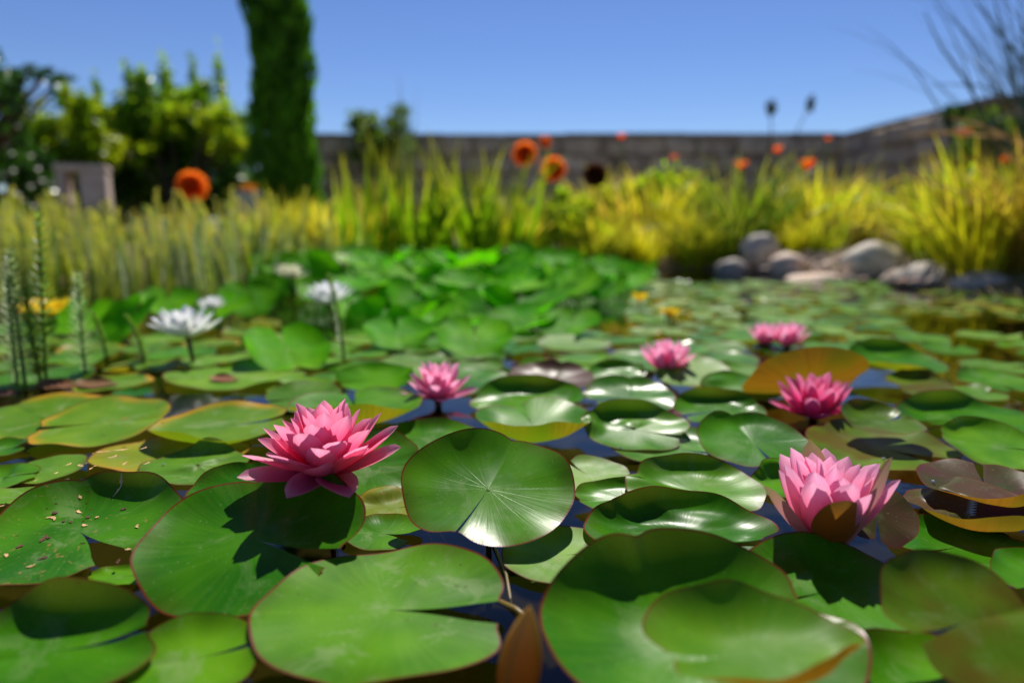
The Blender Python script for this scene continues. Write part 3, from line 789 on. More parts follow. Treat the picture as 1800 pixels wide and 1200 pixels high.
# ================================================================== water lily flowers
def petal_mesh(L, W, cup, curve, mat, seed=0, ns=11, ntt=7, blunt=.55):
    g = random.Random(seed)
    vs_, uv = [], []
    x = z = 0.0; tw = g.uniform(-.2, .2); wob = g.uniform(-.12, .12)
    for i in range(ns + 1):
        s_ = i / ns
        if i:
            ph = -curve * .35 + curve * ((i - .5) / ns)
            x += math.cos(ph) * L / ns; z += math.sin(ph) * L / ns
        w = W * (max(1e-4, (s_ + .10)) ** .62 * max(0.0006, 1 - s_) ** blunt) / .58
        for k in range(ntt):
            t = -1 + 2 * k / (ntt - 1)
            yy = w * t; zz = z + cup * w * (t * t) + tw * w * t * s_
            vs_.append((x - cup * .25 * w * t * t, yy + wob * L * s_ * s_ * .5, zz)); uv.append(((t + 1) / 2, s_))
    fs = [(i * ntt + k, (i + 1) * ntt + k, (i + 1) * ntt + k + 1, i * ntt + k + 1) for i in range(ns) for k in range(ntt - 1)]
    return mesh('petal', vs_, fs, M[mat], True, uv)
_pm = {}
def petal(root, L, W, cup, curve, mat, az, el, roll=0, r0=.008, z=0.0, var=0, blunt=.55, name='petal'):
    key = (round(L, 4), round(W, 4), round(cup, 2), round(curve, 2), mat, var, blunt)
    if key not in _pm: _pm[key] = petal_mesh(L, W, cup, curve, mat, var, blunt=blunt)
    o = obj(name, _pm[key], root)
    o.location = (r0 * math.cos(R(az)), r0 * math.sin(R(az)), z)
    o.rotation_euler = (R(roll), R(-el), R(az))
    return o
def stamens(root, z, r, n, h, mat='stamen'):
    mb = MB(); g = random.Random(n)
    for i in range(n):
        a = g.uniform(0, 6.28); q = r * math.sqrt(g.random())
        mb.blade((q * math.cos(a), q * math.sin(a), z), a, h * g.uniform(.7, 1.1), q / r * .5, -.5, .0011, 4)
    o = mb.obj('stamen_cluster', M[mat], root); o['kind'] = 'stuff'
def flower(p, rings, mat, label, grp, cat='water lily', seed=1, scale=1.0, tilt=(0, 0), stem=None, sten=True, jit=6, stem_mat='dstem', stamen_mat='stamen'):
    root = empty('water_lily', p)
    root.rotation_euler = (R(tilt[0]), R(tilt[1]), 0); root.scale = (scale,) * 3
    g = random.Random(seed)
    for (n, el, L, W, cup, curve, z, r0, a0) in rings:
        for k in range(n):
            az = a0 + 360 * k / n + g.uniform(-jit, jit)
            petal(root, L * g.choice([.94, 1.0, 1.05]), W, cup, curve, mat, az, el + g.uniform(-jit, jit), g.uniform(-12, 12), r0, z, g.randint(0, 2))
    if sten: stamens(root, .012, .010, 46, .020, stamen_mat)
    mb = MB(); sx, sy, sz = stem if stem else (.0, .03, -.16)
    mb.tube([(0, 0, .004), (sx * .3, sy * .3, sz * .3), (sx, sy, sz)], [.0055, .0042, .004], 8)
    mb.tube([(0, 0, -.004), (0, 0, .004), (0, 0, .010)], [.0045, .012, .010], 10)
    mb.obj('stem', M[stem_mat], root)
    tag(root, label, cat, grp)
    return root
PINK = 'pink water lilies in bloom'
WHITE = 'white water lilies above the leaves'
# main pink flower: inner whorls by rule, outer petals set one by one
p1 = at(574, 834, .050)
f1 = flower(p1, [(8, 33, .062, .0175, .42, .35, .004, .009, 8), (8, 46, .064, .0175, .48, .32, .006, .008, 30), (7, 58, .063, .0165, .52, .30, .009, .007, 5), (6, 69, .061, .0150, .58, .25, .012, .006, 40), (4, 79, .056, .012, .62, .2, .014, .004, 20)],
            'pink', 'large deep pink water lily wide open above the shadowed pad', PINK, seed=3, jit=5, scale=.87)
for k, (az, el, L, W, rl) in enumerate([(186, 15, .074, .0150, 10), (204, 6, .074, .0160, -12), (166, 34, .072, .0155, 10), (247, -2, .050, .0165, -20), (302, -4, .052, .0215, 4), (226, 30, .054, .0185, -6), (276, 28, .048, .0190, 10), (322, 34, .064, .0165, 0),
        (345, 22, .078, .0150, 14), (6, 34, .078, .0140, 10), (25, 46, .074, .0140, 0), (60, 30, .070, .0150, 0), (95, 26, .070, .0150, 0), (128, 30, .070, .0150, 0), (150, 22, .070, .0150, 0)]):
    petal(f1, L, W, .38, .28 if el > 5 else -.1, 'pink', az, el, rl, .009, .001, k % 3)
# half open flower: upright cup with bronze sepals
p2 = at(1452, 952, .010)
f2 = flower(p2, [(7, 58, .066, .0150, .6, .45, .004, .014, 20), (8, 65, .064, .0135, .65, .38, .008, .012, 40), (7, 72, .060, .012, .7, .3, .010, .009, 5), (5, 80, .056, .009, .7, .25, .012, .005, 30)],
            'rose', 'half open pale pink water lily wrapped in bronze sepals', PINK, seed=8, jit=4, sten=False)
for az, el, L, W, mat in ((256, 56, .060, .0205, 'sepal'), (322, 68, .082, .0195, 'sepalpink'), (184, 47, .062, .0165, 'sepalpink'), (85, 62, .076, .0170, 'sepalpink')):
    petal(f2, L, W, .5, .5, mat, az, el, 0, .016, .002, 0, .6, 'sepal')
flower(at(770, 702, .010), [(4, 12, .050, .011, .45, .3, .0, .008, 200), (7, 38, .050, .0115, .5, .35, .002, .008, 10), (8, 58, .050, .0105, .6, .3, .004, .007, 30), (7, 72, .048, .009, .65, .2, .006, .006, 5), (5, 82, .044, .008, .7, .2, .008, .004, 40)],
       'rose', 'pale pink water lily with white tipped petals behind the main flower', PINK, seed=4, scale=1.05)
flower(at(1172, 653, .014), [(8, 44, .052, .011, .55, .45, .0, .010, 10), (9, 58, .050, .010, .6, .35, .003, .009, 30), (8, 70, .048, .009, .65, .25, .005, .007, 5)],
       'rose', 'pink water lily with rust coloured base opening like a cup', PINK, seed=6, scale=1.05)
flower(at(1345, 604, .010), [(7, 40, .046, .010, .55, .4, .0, .009, 10), (8, 58, .044, .009, .6, .35, .003, .008, 30), (5, 72, .040, .008, .6, .3, .004, .006, 0)],
       'rose', 'pink water lily touching its twin before the dark leaf', PINK, seed=9, scale=1.02)
flower(at(1384, 608, .010), [(7, 40, .050, .010, .55, .4, .0, .009, 25), (8, 58, .048, .009, .6, .35, .003, .008, 5), (5, 72, .044, .008, .6, .3, .004, .006, 0)],
       'rose', 'slightly larger of the twin pink water lilies', PINK, seed=10, scale=1.08)
flower(at(1430, 733, .003), [(8, 46, .060, .0125, .55, .45, .0, .012, 10), (9, 60, .058, .0115, .6, .35, .003, .010, 30), (8, 70, .052, .010, .65, .25, .005, .007, 5), (4, 22, .050, .012, .5, .3, .0, .012, 170)],
       'magenta', 'magenta water lily in front of the upright orange leaf', PINK, seed=12)
# small bronze bud poking up at the near water gap
bud = empty('lily_bud', at(905, 1222, .0))
for k, az in enumerate((10, 100, 190, 280)):      # four sepals closed into a pointed bud
    mb = MB(); nn = 9; vv = []; uvs = []
    for i in range(13):
        t = i / 12; rr_ = .0125 * (math.sin(math.pi * min(1, .18 + .82 * t)) ** .8) * (1 - .25 * t) + .0004
        for q in range(nn):
            f_ = (q / (nn - 1) - .5) * R(104); a = R(az) + f_; r2 = rr_ * (1 + .06 * math.cos(f_ * 1.7) - .002)
            vv.append((r2 * math.cos(a), r2 * math.sin(a), -.004 + .062 * t)); uvs.append((q / (nn - 1), t))
    mb.add(vv, [(i * nn + q, i * nn + q + 1, (i + 1) * nn + q + 1, (i + 1) * nn + q) for i in range(12) for q in range(nn - 1)], uvs)
    mb.obj('sepal', M['budsepal'], bud)
mb = MB(); mb.tube([(0, 0, 0), (.01, .03, -.08), (.02, .06, -.2)], [.005, .004, .004], 8); mb.obj('stem', M['dstem'], bud)
bud.rotation_euler = (R(4), R(8), 0)
tag(bud, 'pointed orange brown lily bud rising from the dark water gap', 'flower bud')
# white lilies
WR = [(7, 24, .064, .0150, .45, .40, .0, .010, 10), (8, 40, .064, .0145, .5, .38, .003, .009, 30), (7, 54, .060, .0130, .55, .3, .005, .008, 5), (6, 68, .050, .011, .6, .25, .007, .006, 20)]
def white_at(u, v, foot_v, scale, mat, label, seed, du=10):
    foot = at(u + du, foot_v, 0); top = atY(u, v, foot.y)
    flower(top, WR, mat, label, WHITE, seed=seed, scale=scale, tilt=(random.uniform(-8, 8), random.uniform(-8, 8)), stem=((foot.x - top.x) / scale, 0, -top.z / scale - .05), stem_mat='stem')
white_at(330, 592, 640, 1.0, 'white', 'tall white water lily with spread petals held above the pads', 21)
white_at(374, 543, 585, .55, 'white', 'small half seen white bloom behind the tall white lily', 22)
white_at(580, 534, 590, .95, 'white', 'white water lily standing over the raised green leaves', 23)
white_at(511, 490, 545, .80, 'cream', 'cream white water lily bud like bloom near the reeds', 24)
white_at(601, 468, 520, .85, 'cream', 'low white bloom at the back of the raised leaves', 25)
# yellow fringed flowers
def small_flower(p, s_, mat, label, grp, n=5, name='yellow_flower', stemz=.1, tilt=20, seed=0, cat='flower'):
    root = empty(name, p); g = random.Random(seed)
    for k in range(n):
        petal(root, s_, s_ * .42, .25, .2, mat, 360 * k / n + g.uniform(-8, 8), tilt + g.uniform(-8, 8), g.uniform(-10, 10), s_ * .06, 0, k % 2, .35)
    mb = MB(); mb.tube([(0, 0, 0), (0, .01, -stemz)], [.003, .003], 6); mb.obj('stem', M['reedg'], root)
    tag(root, label, cat, grp)
YG = 'yellow flowers on the pond'
for i, (u, v, fv, s_) in enumerate([(58, 556, 596, .046), (76, 549, 592, .050), (97, 548, 592, .050), (47, 561, 598, .036), (84, 556, 596, .044)]):
    f_ = at(u, fv, 0); small_flower(atY(u, v, f_.y), s_, 'sunny', 'yellow flower in the bunch beside the pond weed', YG, 5, stemz=.12, tilt=34, seed=i)
f_ = at(187, 582, 0); small_flower(atY(187, 550, f_.y), .032, 'sunny', 'single small yellow flower behind the pond weed stem', YG, stemz=.12, tilt=34)
f_ = at(1125, 548, 0); small_flower(atY(1125, 529, f_.y), .038, 'sunny', 'yellow flower at the end of the raised leaf clump', YG, stemz=.1, tilt=38)
f_ = at(1180, 570, 0); small_flower(atY(1180, 557, f_.y), .034, 'sunny', 'yellow flower floating among pale round leaves', YG, stemz=.1, tilt=34)
f_ = at(1140, 590, 0); small_flower(atY(1172, 553, f_.y * 1.12), .030, 'sunny', 'faint yellow flower beside the floating yellow one', YG, stemz=.1, tilt=34)

# loose petioles seen in the dark gap
for pts, lab in (([(855, 912, .004), (850, 960, -.05), (838, 985, -.12)], 'pale submerged leaf stalk below the heart shaped pad'),
            ([(752, 912, -.002), (778, 950, -.03), (800, 980, -.08)], 'green submerged stalk slanting in the dark water gap'),
            ([(735, 905, -.004), (755, 950, -.05), (760, 990, -.10)], 'second submerged stalk slanting in the dark water gap'),
            ([(868, 955, .002), (890, 1010, .001), (900, 1070, -.002), (915, 1110, -.01)], 'thin brown stem trailing across the dark water gap'),
            ([(865, 1052, -.003), (905, 1070, .001), (930, 1090, .002)], 'short yellow stalk joining the bronze bud')):
    P = [at(u, v, z) for u, v, z in pts]; b0 = P[0].copy()
    mb = MB(); mb.tube([q - b0 for q in P], [.0024] * len(P) if 'thin' not in lab else [.0013] * len(P), 8)
    o = mb.obj('leaf_stalk', M['stem']); o.location = b0; tag(o, lab, 'stalk', 'stalks in the water gap')

# ================================================================== marginal plants
def mares_tail_mesh(name, h, seed, mat, nw=30, ll=.030, bend=.04):
    g = random.Random(seed); mb = MB()
    bx, by = g.uniform(-bend, bend), g.uniform(-bend, bend)
    pos = lambda t: Vector((bx * t * t, by * t * t, h * t))
    mb.tube([pos(t / 5) for t in range(6)], [.0032, .0030, .0027, .0022, .0016, .0008], 5)
    for i in range(nw):
        t = .12 + .87 * i / nw; c = pos(t); l = ll * (1.1 - .65 * t) * (1.0 if t > .2 else .5); n = 9
        up = .15 + .7 * t
        for k in range(n):
            a = 6.283 * k / n + i * .5
            d = Vector((math.cos(a) * math.cos(up), math.sin(a) * math.cos(up), math.sin(up))); s_ = Vector((-math.sin(a), math.cos(a), 0)) * .0024
            e = c + d * l
            mb.add([c - s_, c + s_, e + s_ * .3, e - s_ * .3], [(0, 1, 2, 3)], [(0, t)] * 4)
    return mb.mesh(name, M[mat])
WMARK = [(-60, 'dark tree'), (45, 'cluster of weed stems'), (100, 'yellow flower bunch'), (187, 'single yellow flower'), (260, 'broad tree'), (338, 'orange pompon flower'), (440, 'zinc planter'), (520, 'cypress')]
MT = [mares_tail_mesh('stem', .46, 1, 'reed'), mares_tail_mesh('stem', .42, 2, 'reedg'), mares_tail_mesh('stem', .50, 3, 'reed', 28), mares_tail_mesh('stem', .40, 4, 'reedb'), mares_tail_mesh('stem', .36, 5, 'reed')]
g = random.Random(77)
for c in range(34):
    Y = g.uniform(2.25, 3.7); u = g.uniform(-110, 575 - (Y - 2.2) * 20)
    if u > 380 and Y < 2.9: Y = g.uniform(2.9, 3.7)
    x = (u - 900) / FPX * Y
    root = empty('pond_weed_clump', (x, Y, -.06), g.uniform(0, 6.28))
    tall = .72 + .30 * (Y - 2.2) / 1.5
    for k in range(13):
        o = obj('stem', g.choice(MT), root); o.location = (g.gauss(0, .10), g.gauss(0, .08), 0)
        s_ = tall * g.uniform(.75, 1.15); o.scale = (s_ * 1.15, s_ * 1.15, s_); o.rotation_euler = (g.gauss(0, .10), g.gauss(0, .10), g.uniform(0, 6.28))
    tag(root, ('short ' if tall < .82 else 'tall ' if tall > .93 else 'middling ') + 'feathery pond weed clump ' + ('at the bank front' if Y < 2.7 else 'inside the bank' if Y < 3.3 else 'at the bank rear') + ' by the ' + near_mark(u, WMARK), 'pond weed', 'feathery pond weed clumps')
for u, top in ((275, 330), (300, 345), (345, 372), (372, 335), (395, 350), (408, 325), (25, 385), (110, 345), (140, 365), (200, 372), (230, 388)):
    Y = 3.55; x = (u - 900) / FPX * Y; h = atY(u, top, Y).z + .05
    root = empty('plume_weed', (x, Y, -.05)); o = obj('stem', mares_tail_mesh('stem', h, u, 'reed', 34, .040, .10), root); o.rotation_euler = (0, 0, u)
    tag(root, ('leaning ' if u % 2 else 'upright ') + 'yellow feathery plume rising above the weed bank near the ' + near_mark(u, WMARK), 'pond weed', 'yellow plumes of the weed bank')
for (u, v), stems, lab in (((45, 678), [(0, 0, .40, 0, .02), (.02, .02, .5, .06, .0), (-.02, .01, .33, -.1, 0), (.035, -.01, .30, .14, .05)], 'cluster of feathery weed stems standing over the withered leaves'),
                      ((150, 664), [(0, 0, .33, .01, .0)], 'single feathery weed stem beside the cluster')):
    p = at(u, v, 0); root = empty('pond_weed', (p.x, p.y, -.02))
    for k, (x, y, h, rx, ry) in enumerate(stems):
        o = obj('stem', mares_tail_mesh('stem', h * .62, 40 + k, 'reedl' if k % 2 == 0 else 'reedg', 19, .034, .01), root)
        o.location = (x, y, 0); o.rotation_euler = (ry, rx, k)
    tag(root, lab, 'pond weed')
for u, v, top, in ((605, 640, 470), (190, 640, 540), (255, 640, 545)):
    p = at(u, v, 0); h = atY(u, top, p.y).z
    root = empty('pond_weed', (p.x, p.y, -.01)); o = obj('stem', mares_tail_mesh('stem', h, u, 'reedg', 26, .016, .04), root)
    tag(root, 'slender weed stem rising among the raised leaves and white flowers' if u == 605 else 'slender weed stem before the steep bright leaf', 'pond weed', 'slender weed stems')

def clump_mesh(name, n, spread, h, w, mat, lean, curve, seed, nseg=7):
    g = random.Random(seed); mb = MB()
    for _ in range(n):
        a = g.uniform(0, 6.283); q = spread * math.sqrt(g.random())
        b = (q * math.cos(a), q * math.sin(a), 0)
        az = a + g.gauss(0, .6)
        mb.blade(b, az, h * g.uniform(.55, 1.1), abs(g.gauss(0, lean)), g.uniform(.1, 1) * curve, w * g.uniform(.6, 1.2), nseg, g.uniform(-.9, .9))
    return mb.mesh(name, M[mat])
# iris: broad upright blades, each a part
BL = []
for k in range(6):
    mb = MB(); g = random.Random(k); mb.blade((0, 0, 0), 0, 1.0, .03, [.15, .3, .5, .8, .2, .35][k], .020, 9, g.uniform(-.5, .5)); BL.append(mb.mesh('blade', M['iris']))
def iris_clump(u, Y, n, h, spread, fan, label, seed):
    g = random.Random(seed); x = (u - 900) / FPX * Y
    root = empty('iris_clump', (x, Y, -.03))
    for _ in range(n):
        o = obj('blade', g.choice(BL), root); q = g.uniform(-1, 1)
        o.location = (q * spread, g.gauss(0, .08), 0); s_ = h * g.uniform(.6, 1.08)
        o.rotation_euler = (g.gauss(0, .10), q * fan + g.gauss(0, .08), g.uniform(0, 6.283) if g.random() < .5 else (0 if q > 0 else math.pi)); o.scale = (s_ * 1.1, 1.0, s_)
        if o.rotation_euler.z > 2 and o.rotation_euler.z < 4: o.rotation_euler.y *= 1
    tag(root, label, 'iris plant', 'iris clumps at the far bank')
iris_clump(700, 3.75, 52, .80, .16, .42, 'fan of broad yellow green iris blades beside the cypress', 1)
iris_clump(800, 3.95, 56, .82, .18, .34, 'dense iris fan in the middle of the far bank', 2)
iris_clump(880, 4.15, 46, .72, .20, .38, 'yellowing iris fan below the orange balls', 3)
iris_clump(640, 3.95, 18, .68, .14, .5, 'loose iris fan spreading toward the cypress', 4)
iris_clump(520, 3.6, 9, .40, .16, .2, 'few low iris blades before the cypress', 5)
# thin tall reeds over the wall line
for u, Y, top, lab in ((722, 4.6, 140, 'tall thin bluish reed rising above the wall beside the small shrub'),):
    root = empty('tall_reed', ((u - 900) / FPX * Y, Y, .05)); h = atY(u, top, Y).z
    for k in range(6):
        mb = MB(); mb.blade((random.uniform(-.03, .03), 0, 0), random.uniform(0, 6.28), h * random.uniform(.75, 1.08), .03, .12, .008, 9); mb.obj('blade', M['reedb'], root)
    tag(root, lab, 'reed')
SG = [clump_mesh('sedge', 110, .13, .62, .010, 'sedge', .25, 1.5, 3), clump_mesh('sedge', 110, .14, .58, .010, 'sedgeg', .28, 1.7, 4), clump_mesh('sedge', 95, .12, .66, .011, 'sedge', .22, 1.2, 5), clump_mesh('sedge', 120, .15, .5, .009, 'sedgeg', .35, 1.9, 6), clump_mesh('sedge', 130, .13, .6, .007, 'sedgeo', .3, 1.6, 7), clump_mesh('sedge', 170, .13, .55, .008, 'sedged', .3, 1.5, 8)]
SGN = ['bright yellow', 'yellow green', 'tall yellow', 'low spreading green', 'dry ochre', 'deep green']
g = random.Random(15)
SMARK = [(60, 'dark glossy shrub'), (170, 'stone bench'), (270, 'broad tree'), (338, 'large orange pompon flower'), (440, 'zinc planter'), (512, 'cypress'), (600, 'loose iris fan'), (700, 'broad iris fan'),
         (800, 'dense iris fan'), (880, 'yellowing iris fan'), (922, 'bright orange pompon flower'), (973, 'lower orange pompon flower'), (1046, 'withered brown flower head'), (1110, 'small orange flower'), (1184, 'tiny coral flower'),
         (1260, 'lumpy dark stone'), (1335, 'round pale boulder'), (1385, 'peach stone'), (1430, 'leaning dry seed stalk'), (1530, 'big domed boulder'), (1600, 'pinkish tucked stone'), (1645, 'yucca'), (1690, 'coral red flower'), (1730, 'slate grey stone'), (1780, 'tall dark grass'), (1850, 'half hidden grey stone')]
def near_mark(u, marks=None):
    marks = marks or SMARK
    return min(marks, key=lambda m: abs(m[0] - u))[1]
def sedge(u, Y, s_, label, grp, zb=0.04):
    k_ = g.choice((0, 0, 1, 1, 2, 3, 4, 5)); s_ *= g.choice((.75, .9, 1.0, 1.0, 1.25))
    label = SGN[k_] + ' sedge clump ' + ('at the water edge by the ' if Y < 4.45 else 'on the bank by the ' if Y < 5.1 else 'nearer the wall by the ') + near_mark(u)
    o = obj('sedge_clump', SG[k_]); o.location = ((u - 900) / FPX * Y, Y, zb); o.rotation_euler = (0, 0, g.uniform(0, 6.28)); k = s_ * g.uniform(.85, 1.15); o.scale = (k * 1.15, k * 1.15, k)
    tag(o, label, 'sedge', 'sedge clumps round the pond')
for _ in range(30):
    u = g.uniform(930, 1640); Y = g.uniform(4.55, 5.9)
    sedge(u, Y, 1.0 if u > 1080 else .85, 'arching yellow green sedge clump on the bank before the stone wall', 'sedge clumps on the far bank')
for _ in range(14):
    u = g.uniform(1000, 1290); Y = g.uniform(4.3, 4.7)
    sedge(u, Y, .55, 'low sedge tuft overhanging the far water edge', 'low sedge tufts at the water edge', .0)
for _ in range(26):
    u = g.uniform(1640, 1900); Y = g.uniform(2.9, 4.6)
    sedge(u, Y, .85, 'yellow green sedge clump behind the shore stones', 'sedge clumps behind the stones', .05)
for _ in range(16):
    u = g.uniform(1380, 1640); Y = g.uniform(4.3, 5.0)
    sedge(u, Y, .62, 'short sedge tuft just above the round grey stones', 'short sedge tufts above the stones', .06)
for _ in range(20):
    u = g.uniform(-60, 600); Y = g.uniform(4.0, 5.6)
    sedge(u, Y, .56, 'pale sedge clump between the pond weed and the bushes', 'sedge clumps below the bushes', .06)
for _ in range(16):
    u = g.uniform(540, 960); Y = g.uniform(4.2, 5.2)
    sedge(u, Y, .6, 'low sedge clump at the feet of the irises', 'sedge clumps at the feet of the irises', .04)

# tall dark grass leaning in from the side
root = empty('tall_grass', (2.52, 3.2, .05))
g = random.Random(4)
for k in range(70):
    mb = MB(); a = math.pi * .62 + g.gauss(0, 1.2)
    mb.blade((g.gauss(0, .10), g.gauss(0, .10), 0), a, g.uniform(1.2, 1.75), abs(g.gauss(.08, .15)), g.uniform(.2, 1.1), g.uniform(.005, .009), 11, g.uniform(-.5, .5))
    mb.obj('blade', M['darkgrass'], root)
for pts, w in (([(1880, 330), (1800, 290), (1735, 210), (1690, 130), (1655, 85), (1625, 20)], .010), ([(1880, 230), (1800, 110), (1750, 50), (1705, -10)], .011), ([(1880, 260), (1800, 180), (1720, 150), (1640, 148)], .006), ([(1890, 330), (1790, 175), (1765, 60), (1740, -30)], .011)):
    mb = MB(); Y = 3.1; P = [atY(u, v, Y) - Vector(root.location) for u, v in pts]; n = len(P)
    vv = []
    for i, q in enumerate(P):
        d = (P[min(i + 1, n - 1)] - P[max(0, i - 1)]).normalized(); s_ = d.cross(Vector((0, -1, .2))).normalized() * w * (1 - .75 * (i / (n - 1)) ** 2)
        vv += [q - s_, q + s_ * .0 + Vector((0, -.003, 0)), q + s_]
    mb.add(vv, [(3 * i + k, 3 * i + k + 1, 3 * i + k + 4, 3 * i + k + 3) for i in range(n - 1) for k in (0, 1)]); mb.obj('blade', M['darkgrass'], root)
for pts, w in (([(1880, 300), (1790, 250), (1720, 218), (1665, 206)], .012), ([(1860, 262), (1760, 240), (1660, 232), (1580, 237)], .010), ([(1850, 330), (1780, 280), (1730, 230)], .008), ([(1830, 368), (1720, 352), (1650, 358)], .010), ([(1700, 340), (1630, 318), (1575, 300)], .008)):
    mb = MB(); Y = 3.0; P = [atY(u, v, Y) - Vector(root.location) for u, v in pts]; n = len(P); vv = []
    for i, q in enumerate(P):
        d = (P[min(i + 1, n - 1)] - P[max(0, i - 1)]).normalized(); s_ = d.cross(Vector((0, -1, .3))).normalized() * w * (1 - .8 * (i / (n - 1)) ** 2)
        vv += [q - s_, q + Vector((0, -.003, 0)), q + s_]
    mb.add(vv, [(3 * i + k, 3 * i + k + 1, 3 * i + k + 4, 3 * i + k + 3) for i in range(n - 1) for k in (0, 1)]); o = mb.obj('dry_blade', M['straw'], root)
tag(root, 'tall dark grass with long arching blades and dry straw coloured leaves', 'grass')

# ================================================================== stones and gravel
def stone(u0, u1, v0, v1, mat, label, seed, Y=None, flat=.9):
    base = at((u0 + u1) / 2, v1, .02) if Y is None else atY((u0 + u1) / 2, v1, Y)
    Y = base.y; w = (u1 - u0) / FPX * Y; h = (v1 - v0) / FPX * Y
    bm = bmesh.new(); bmesh.ops.create_icosphere(bm, subdivisions=4, radius=1)
    for v in bm.verts:
        n1 = mnoise.noise(v.co * 1.1 + Vector((seed * 3.1, 0, seed))); n2 = mnoise.noise(v.co * 3.0 + Vector((seed, seed * 2, 0)))
        v.co *= 1 + .20 * n1 + .05 * n2
        if v.co.z < -.75: v.co.z = -.75 + (v.co.z + .75) * .3
        v.co = Vector((v.co.x * w * .52, v.co.y * w * .46, v.co.z * h * .56))
    me_ = bpy.data.meshes.new('stone'); bm.to_mesh(me_); bm.free()
    me_.materials.append(M[mat]); me_.polygons.foreach_set('use_smooth', [True] * len(me_.polygons))
    o = obj('stone', me_); o.location = (base.x, Y + w * .1, base.z + h * .46); o.rotation_euler = (0, 0, seed)
    o.rotation_euler = (0, random.uniform(-.15, .15), 0)
    tag(o, label, 'stone', 'stones along the pond edge')
for i, s_ in enumerate([
    (1305, 1370, 413, 476, 'stone', 'round pale grey boulder perched behind the peach stone', 4.1),
    (1260, 1316, 456, 492, 'stoned', 'lumpy dark stone at the end of the row beside the sedge', 3.9),
    (1355, 1416, 445, 494, 'stonep', 'peach coloured stone leaning before the round pale boulder', 3.8),
    (1405, 1436, 441, 466, 'stonep', 'small beige stone behind the peach one', 4.2),
    (1390, 1494, 482, 509, 'stonep', 'long flat pinkish stone at the water edge', 3.4),
    (1480, 1584, 429, 504, 'stone', 'big smooth grey boulder with domed top', 3.45),
    (1574, 1682, 463, 516, 'stoned', 'broad grey stone beside the big domed boulder', 3.1),
    (1678, 1784, 480, 527, 'stoned', 'slate grey stone at the end of the row in sedge shade', 2.85),
    (1652, 1694, 437, 468, 'stone', 'pale stone resting behind the broad grey stone', 3.7),
    (1438, 1465, 462, 488, 'stonep', 'little pale pebble stone between peach stone and domed boulder', 3.8),
    (1620, 1642, 436, 464, 'stone', 'narrow upright pale stone in the second row', 3.8),
    (1582, 1618, 439, 468, 'stonep', 'pinkish stone tucked behind the domed boulder', 3.8),
    (1784, 1850, 482, 520, 'stoned', 'grey stone half hidden by overhanging sedge', 2.9),
    (1492, 1514, 487, 503, 'stone', 'tiny greenish stone at the foot of the domed boulder', 3.3)]):
    stone(*s_[:6], i + 2, s_[6])
g = random.Random(3); mb = MB(); ico = bmesh.new(); bmesh.ops.create_icosphere(ico, subdivisions=1, radius=1)
iv = [v.co.copy() for v in ico.verts]; ico.verts.index_update(); ifc = [tuple(v.index for v in f.verts) for f in ico.faces]
for _ in range(1300):
    u = g.uniform(1240, 1880); Y = g.uniform(2.95, 4.6); x = (u - 900) / FPX * Y
    a = math.atan2(Y - PC.y, x - PC.x) % (2 * math.pi); rr = rad[int(a / (2 * math.pi) * NA) % NA]; d = math.hypot(x - PC.x, Y - PC.y) - rr
    if not (-.04 < d < .55): continue
    s_ = g.uniform(.012, .035); z = .02 + d * .14
    mb.add([(x + c.x * s_ * g.uniform(.9, 1.2), Y + c.y * s_ * g.uniform(.8, 1.2), z + c.z * s_ * .7) for c in iv], ifc)
tag(mb.obj('gravel', M['pebble']), 'reddish beige pebbles between the stones', None, None, 'stuff')

# ================================================================== walls
def block_mesh(name, sx, sy, sz, seed):
    g = random.Random(seed); bm = bmesh.new(); bmesh.ops.create_cube(bm, size=1)
    bmesh.ops.bevel(bm, geom=bm.edges[:], offset=.10, segments=1, affect='EDGES')
    for v in bm.verts: v.co = Vector((v.co.x * sx + g.gauss(0, .008), v.co.y * sy + g.gauss(0, .012), v.co.z * sz + g.gauss(0, .006)))
    me_ = bpy.data.meshes.new(name); bm.to_mesh(me_); bm.free(); me_.materials.append(M['wallstone']); return me_
BLK = {w: [block_mesh('stone', w, .12, .235, k + int(w * 100)) for k in range(2)] for w in (.34, .46, .60)}
def wall(name, A, B, ztop, label, seed):
    A, B = Vector(A), Vector(B); L_ = (B - A).length; d = (B - A).normalized(); ang = math.atan2(d.y, d.x)
    root = empty(name, (A.x, A.y, 0), ang); g = random.Random(seed)
    mb = MB(); t = .16
    mb.add([(0, -t, -.1), (L_, -t, -.1), (L_, t, -.1), (0, t, -.1), (0, -t, ztop - .02), (L_, -t, ztop - .02), (L_, t, ztop - .02), (0, t, ztop - .02)],
           [(0, 1, 5, 4), (1, 2, 6, 5), (2, 3, 7, 6), (3, 0, 4, 7), (4, 5, 6, 7)])
    mb.obj('mortar_core', M['mortar'], root, False)
    rows = int((ztop - .1) / .26)
    for r_ in range(rows):
        x = g.uniform(-.2, 0); z = ztop - .16 - r_ * .26
        while x < L_:
            w = g.choice((.34, .46, .60)); x += w / 2
            o = obj('stone', g.choice(BLK[w]), root); o.location = (x, -t - g.uniform(0, .03), z); o.rotation_euler = (0, g.gauss(0, .015), 0)
            x += w / 2 + .025
    x = 0
    while x < L_:
        w = g.uniform(.7, 1.0)
        o = obj('coping', COP, root); o.location = (x + w / 2, 0, ztop + g.uniform(-.01, .01)); o.scale = (w, 1, 1); x += w + .012
    tag(root, label, 'wall')
bm = bmesh.new(); bmesh.ops.create_cube(bm, size=1)
for v in bm.verts: v.co = Vector((v.co.x, v.co.y * .42, v.co.z * .07))
COP = bpy.data.meshes.new('coping'); bm.to_mesh(COP); bm.free(); COP.materials.append(M['mortar'])
ZT = atY(1000, 242, 11).z
WC = (5.25, 11.0)
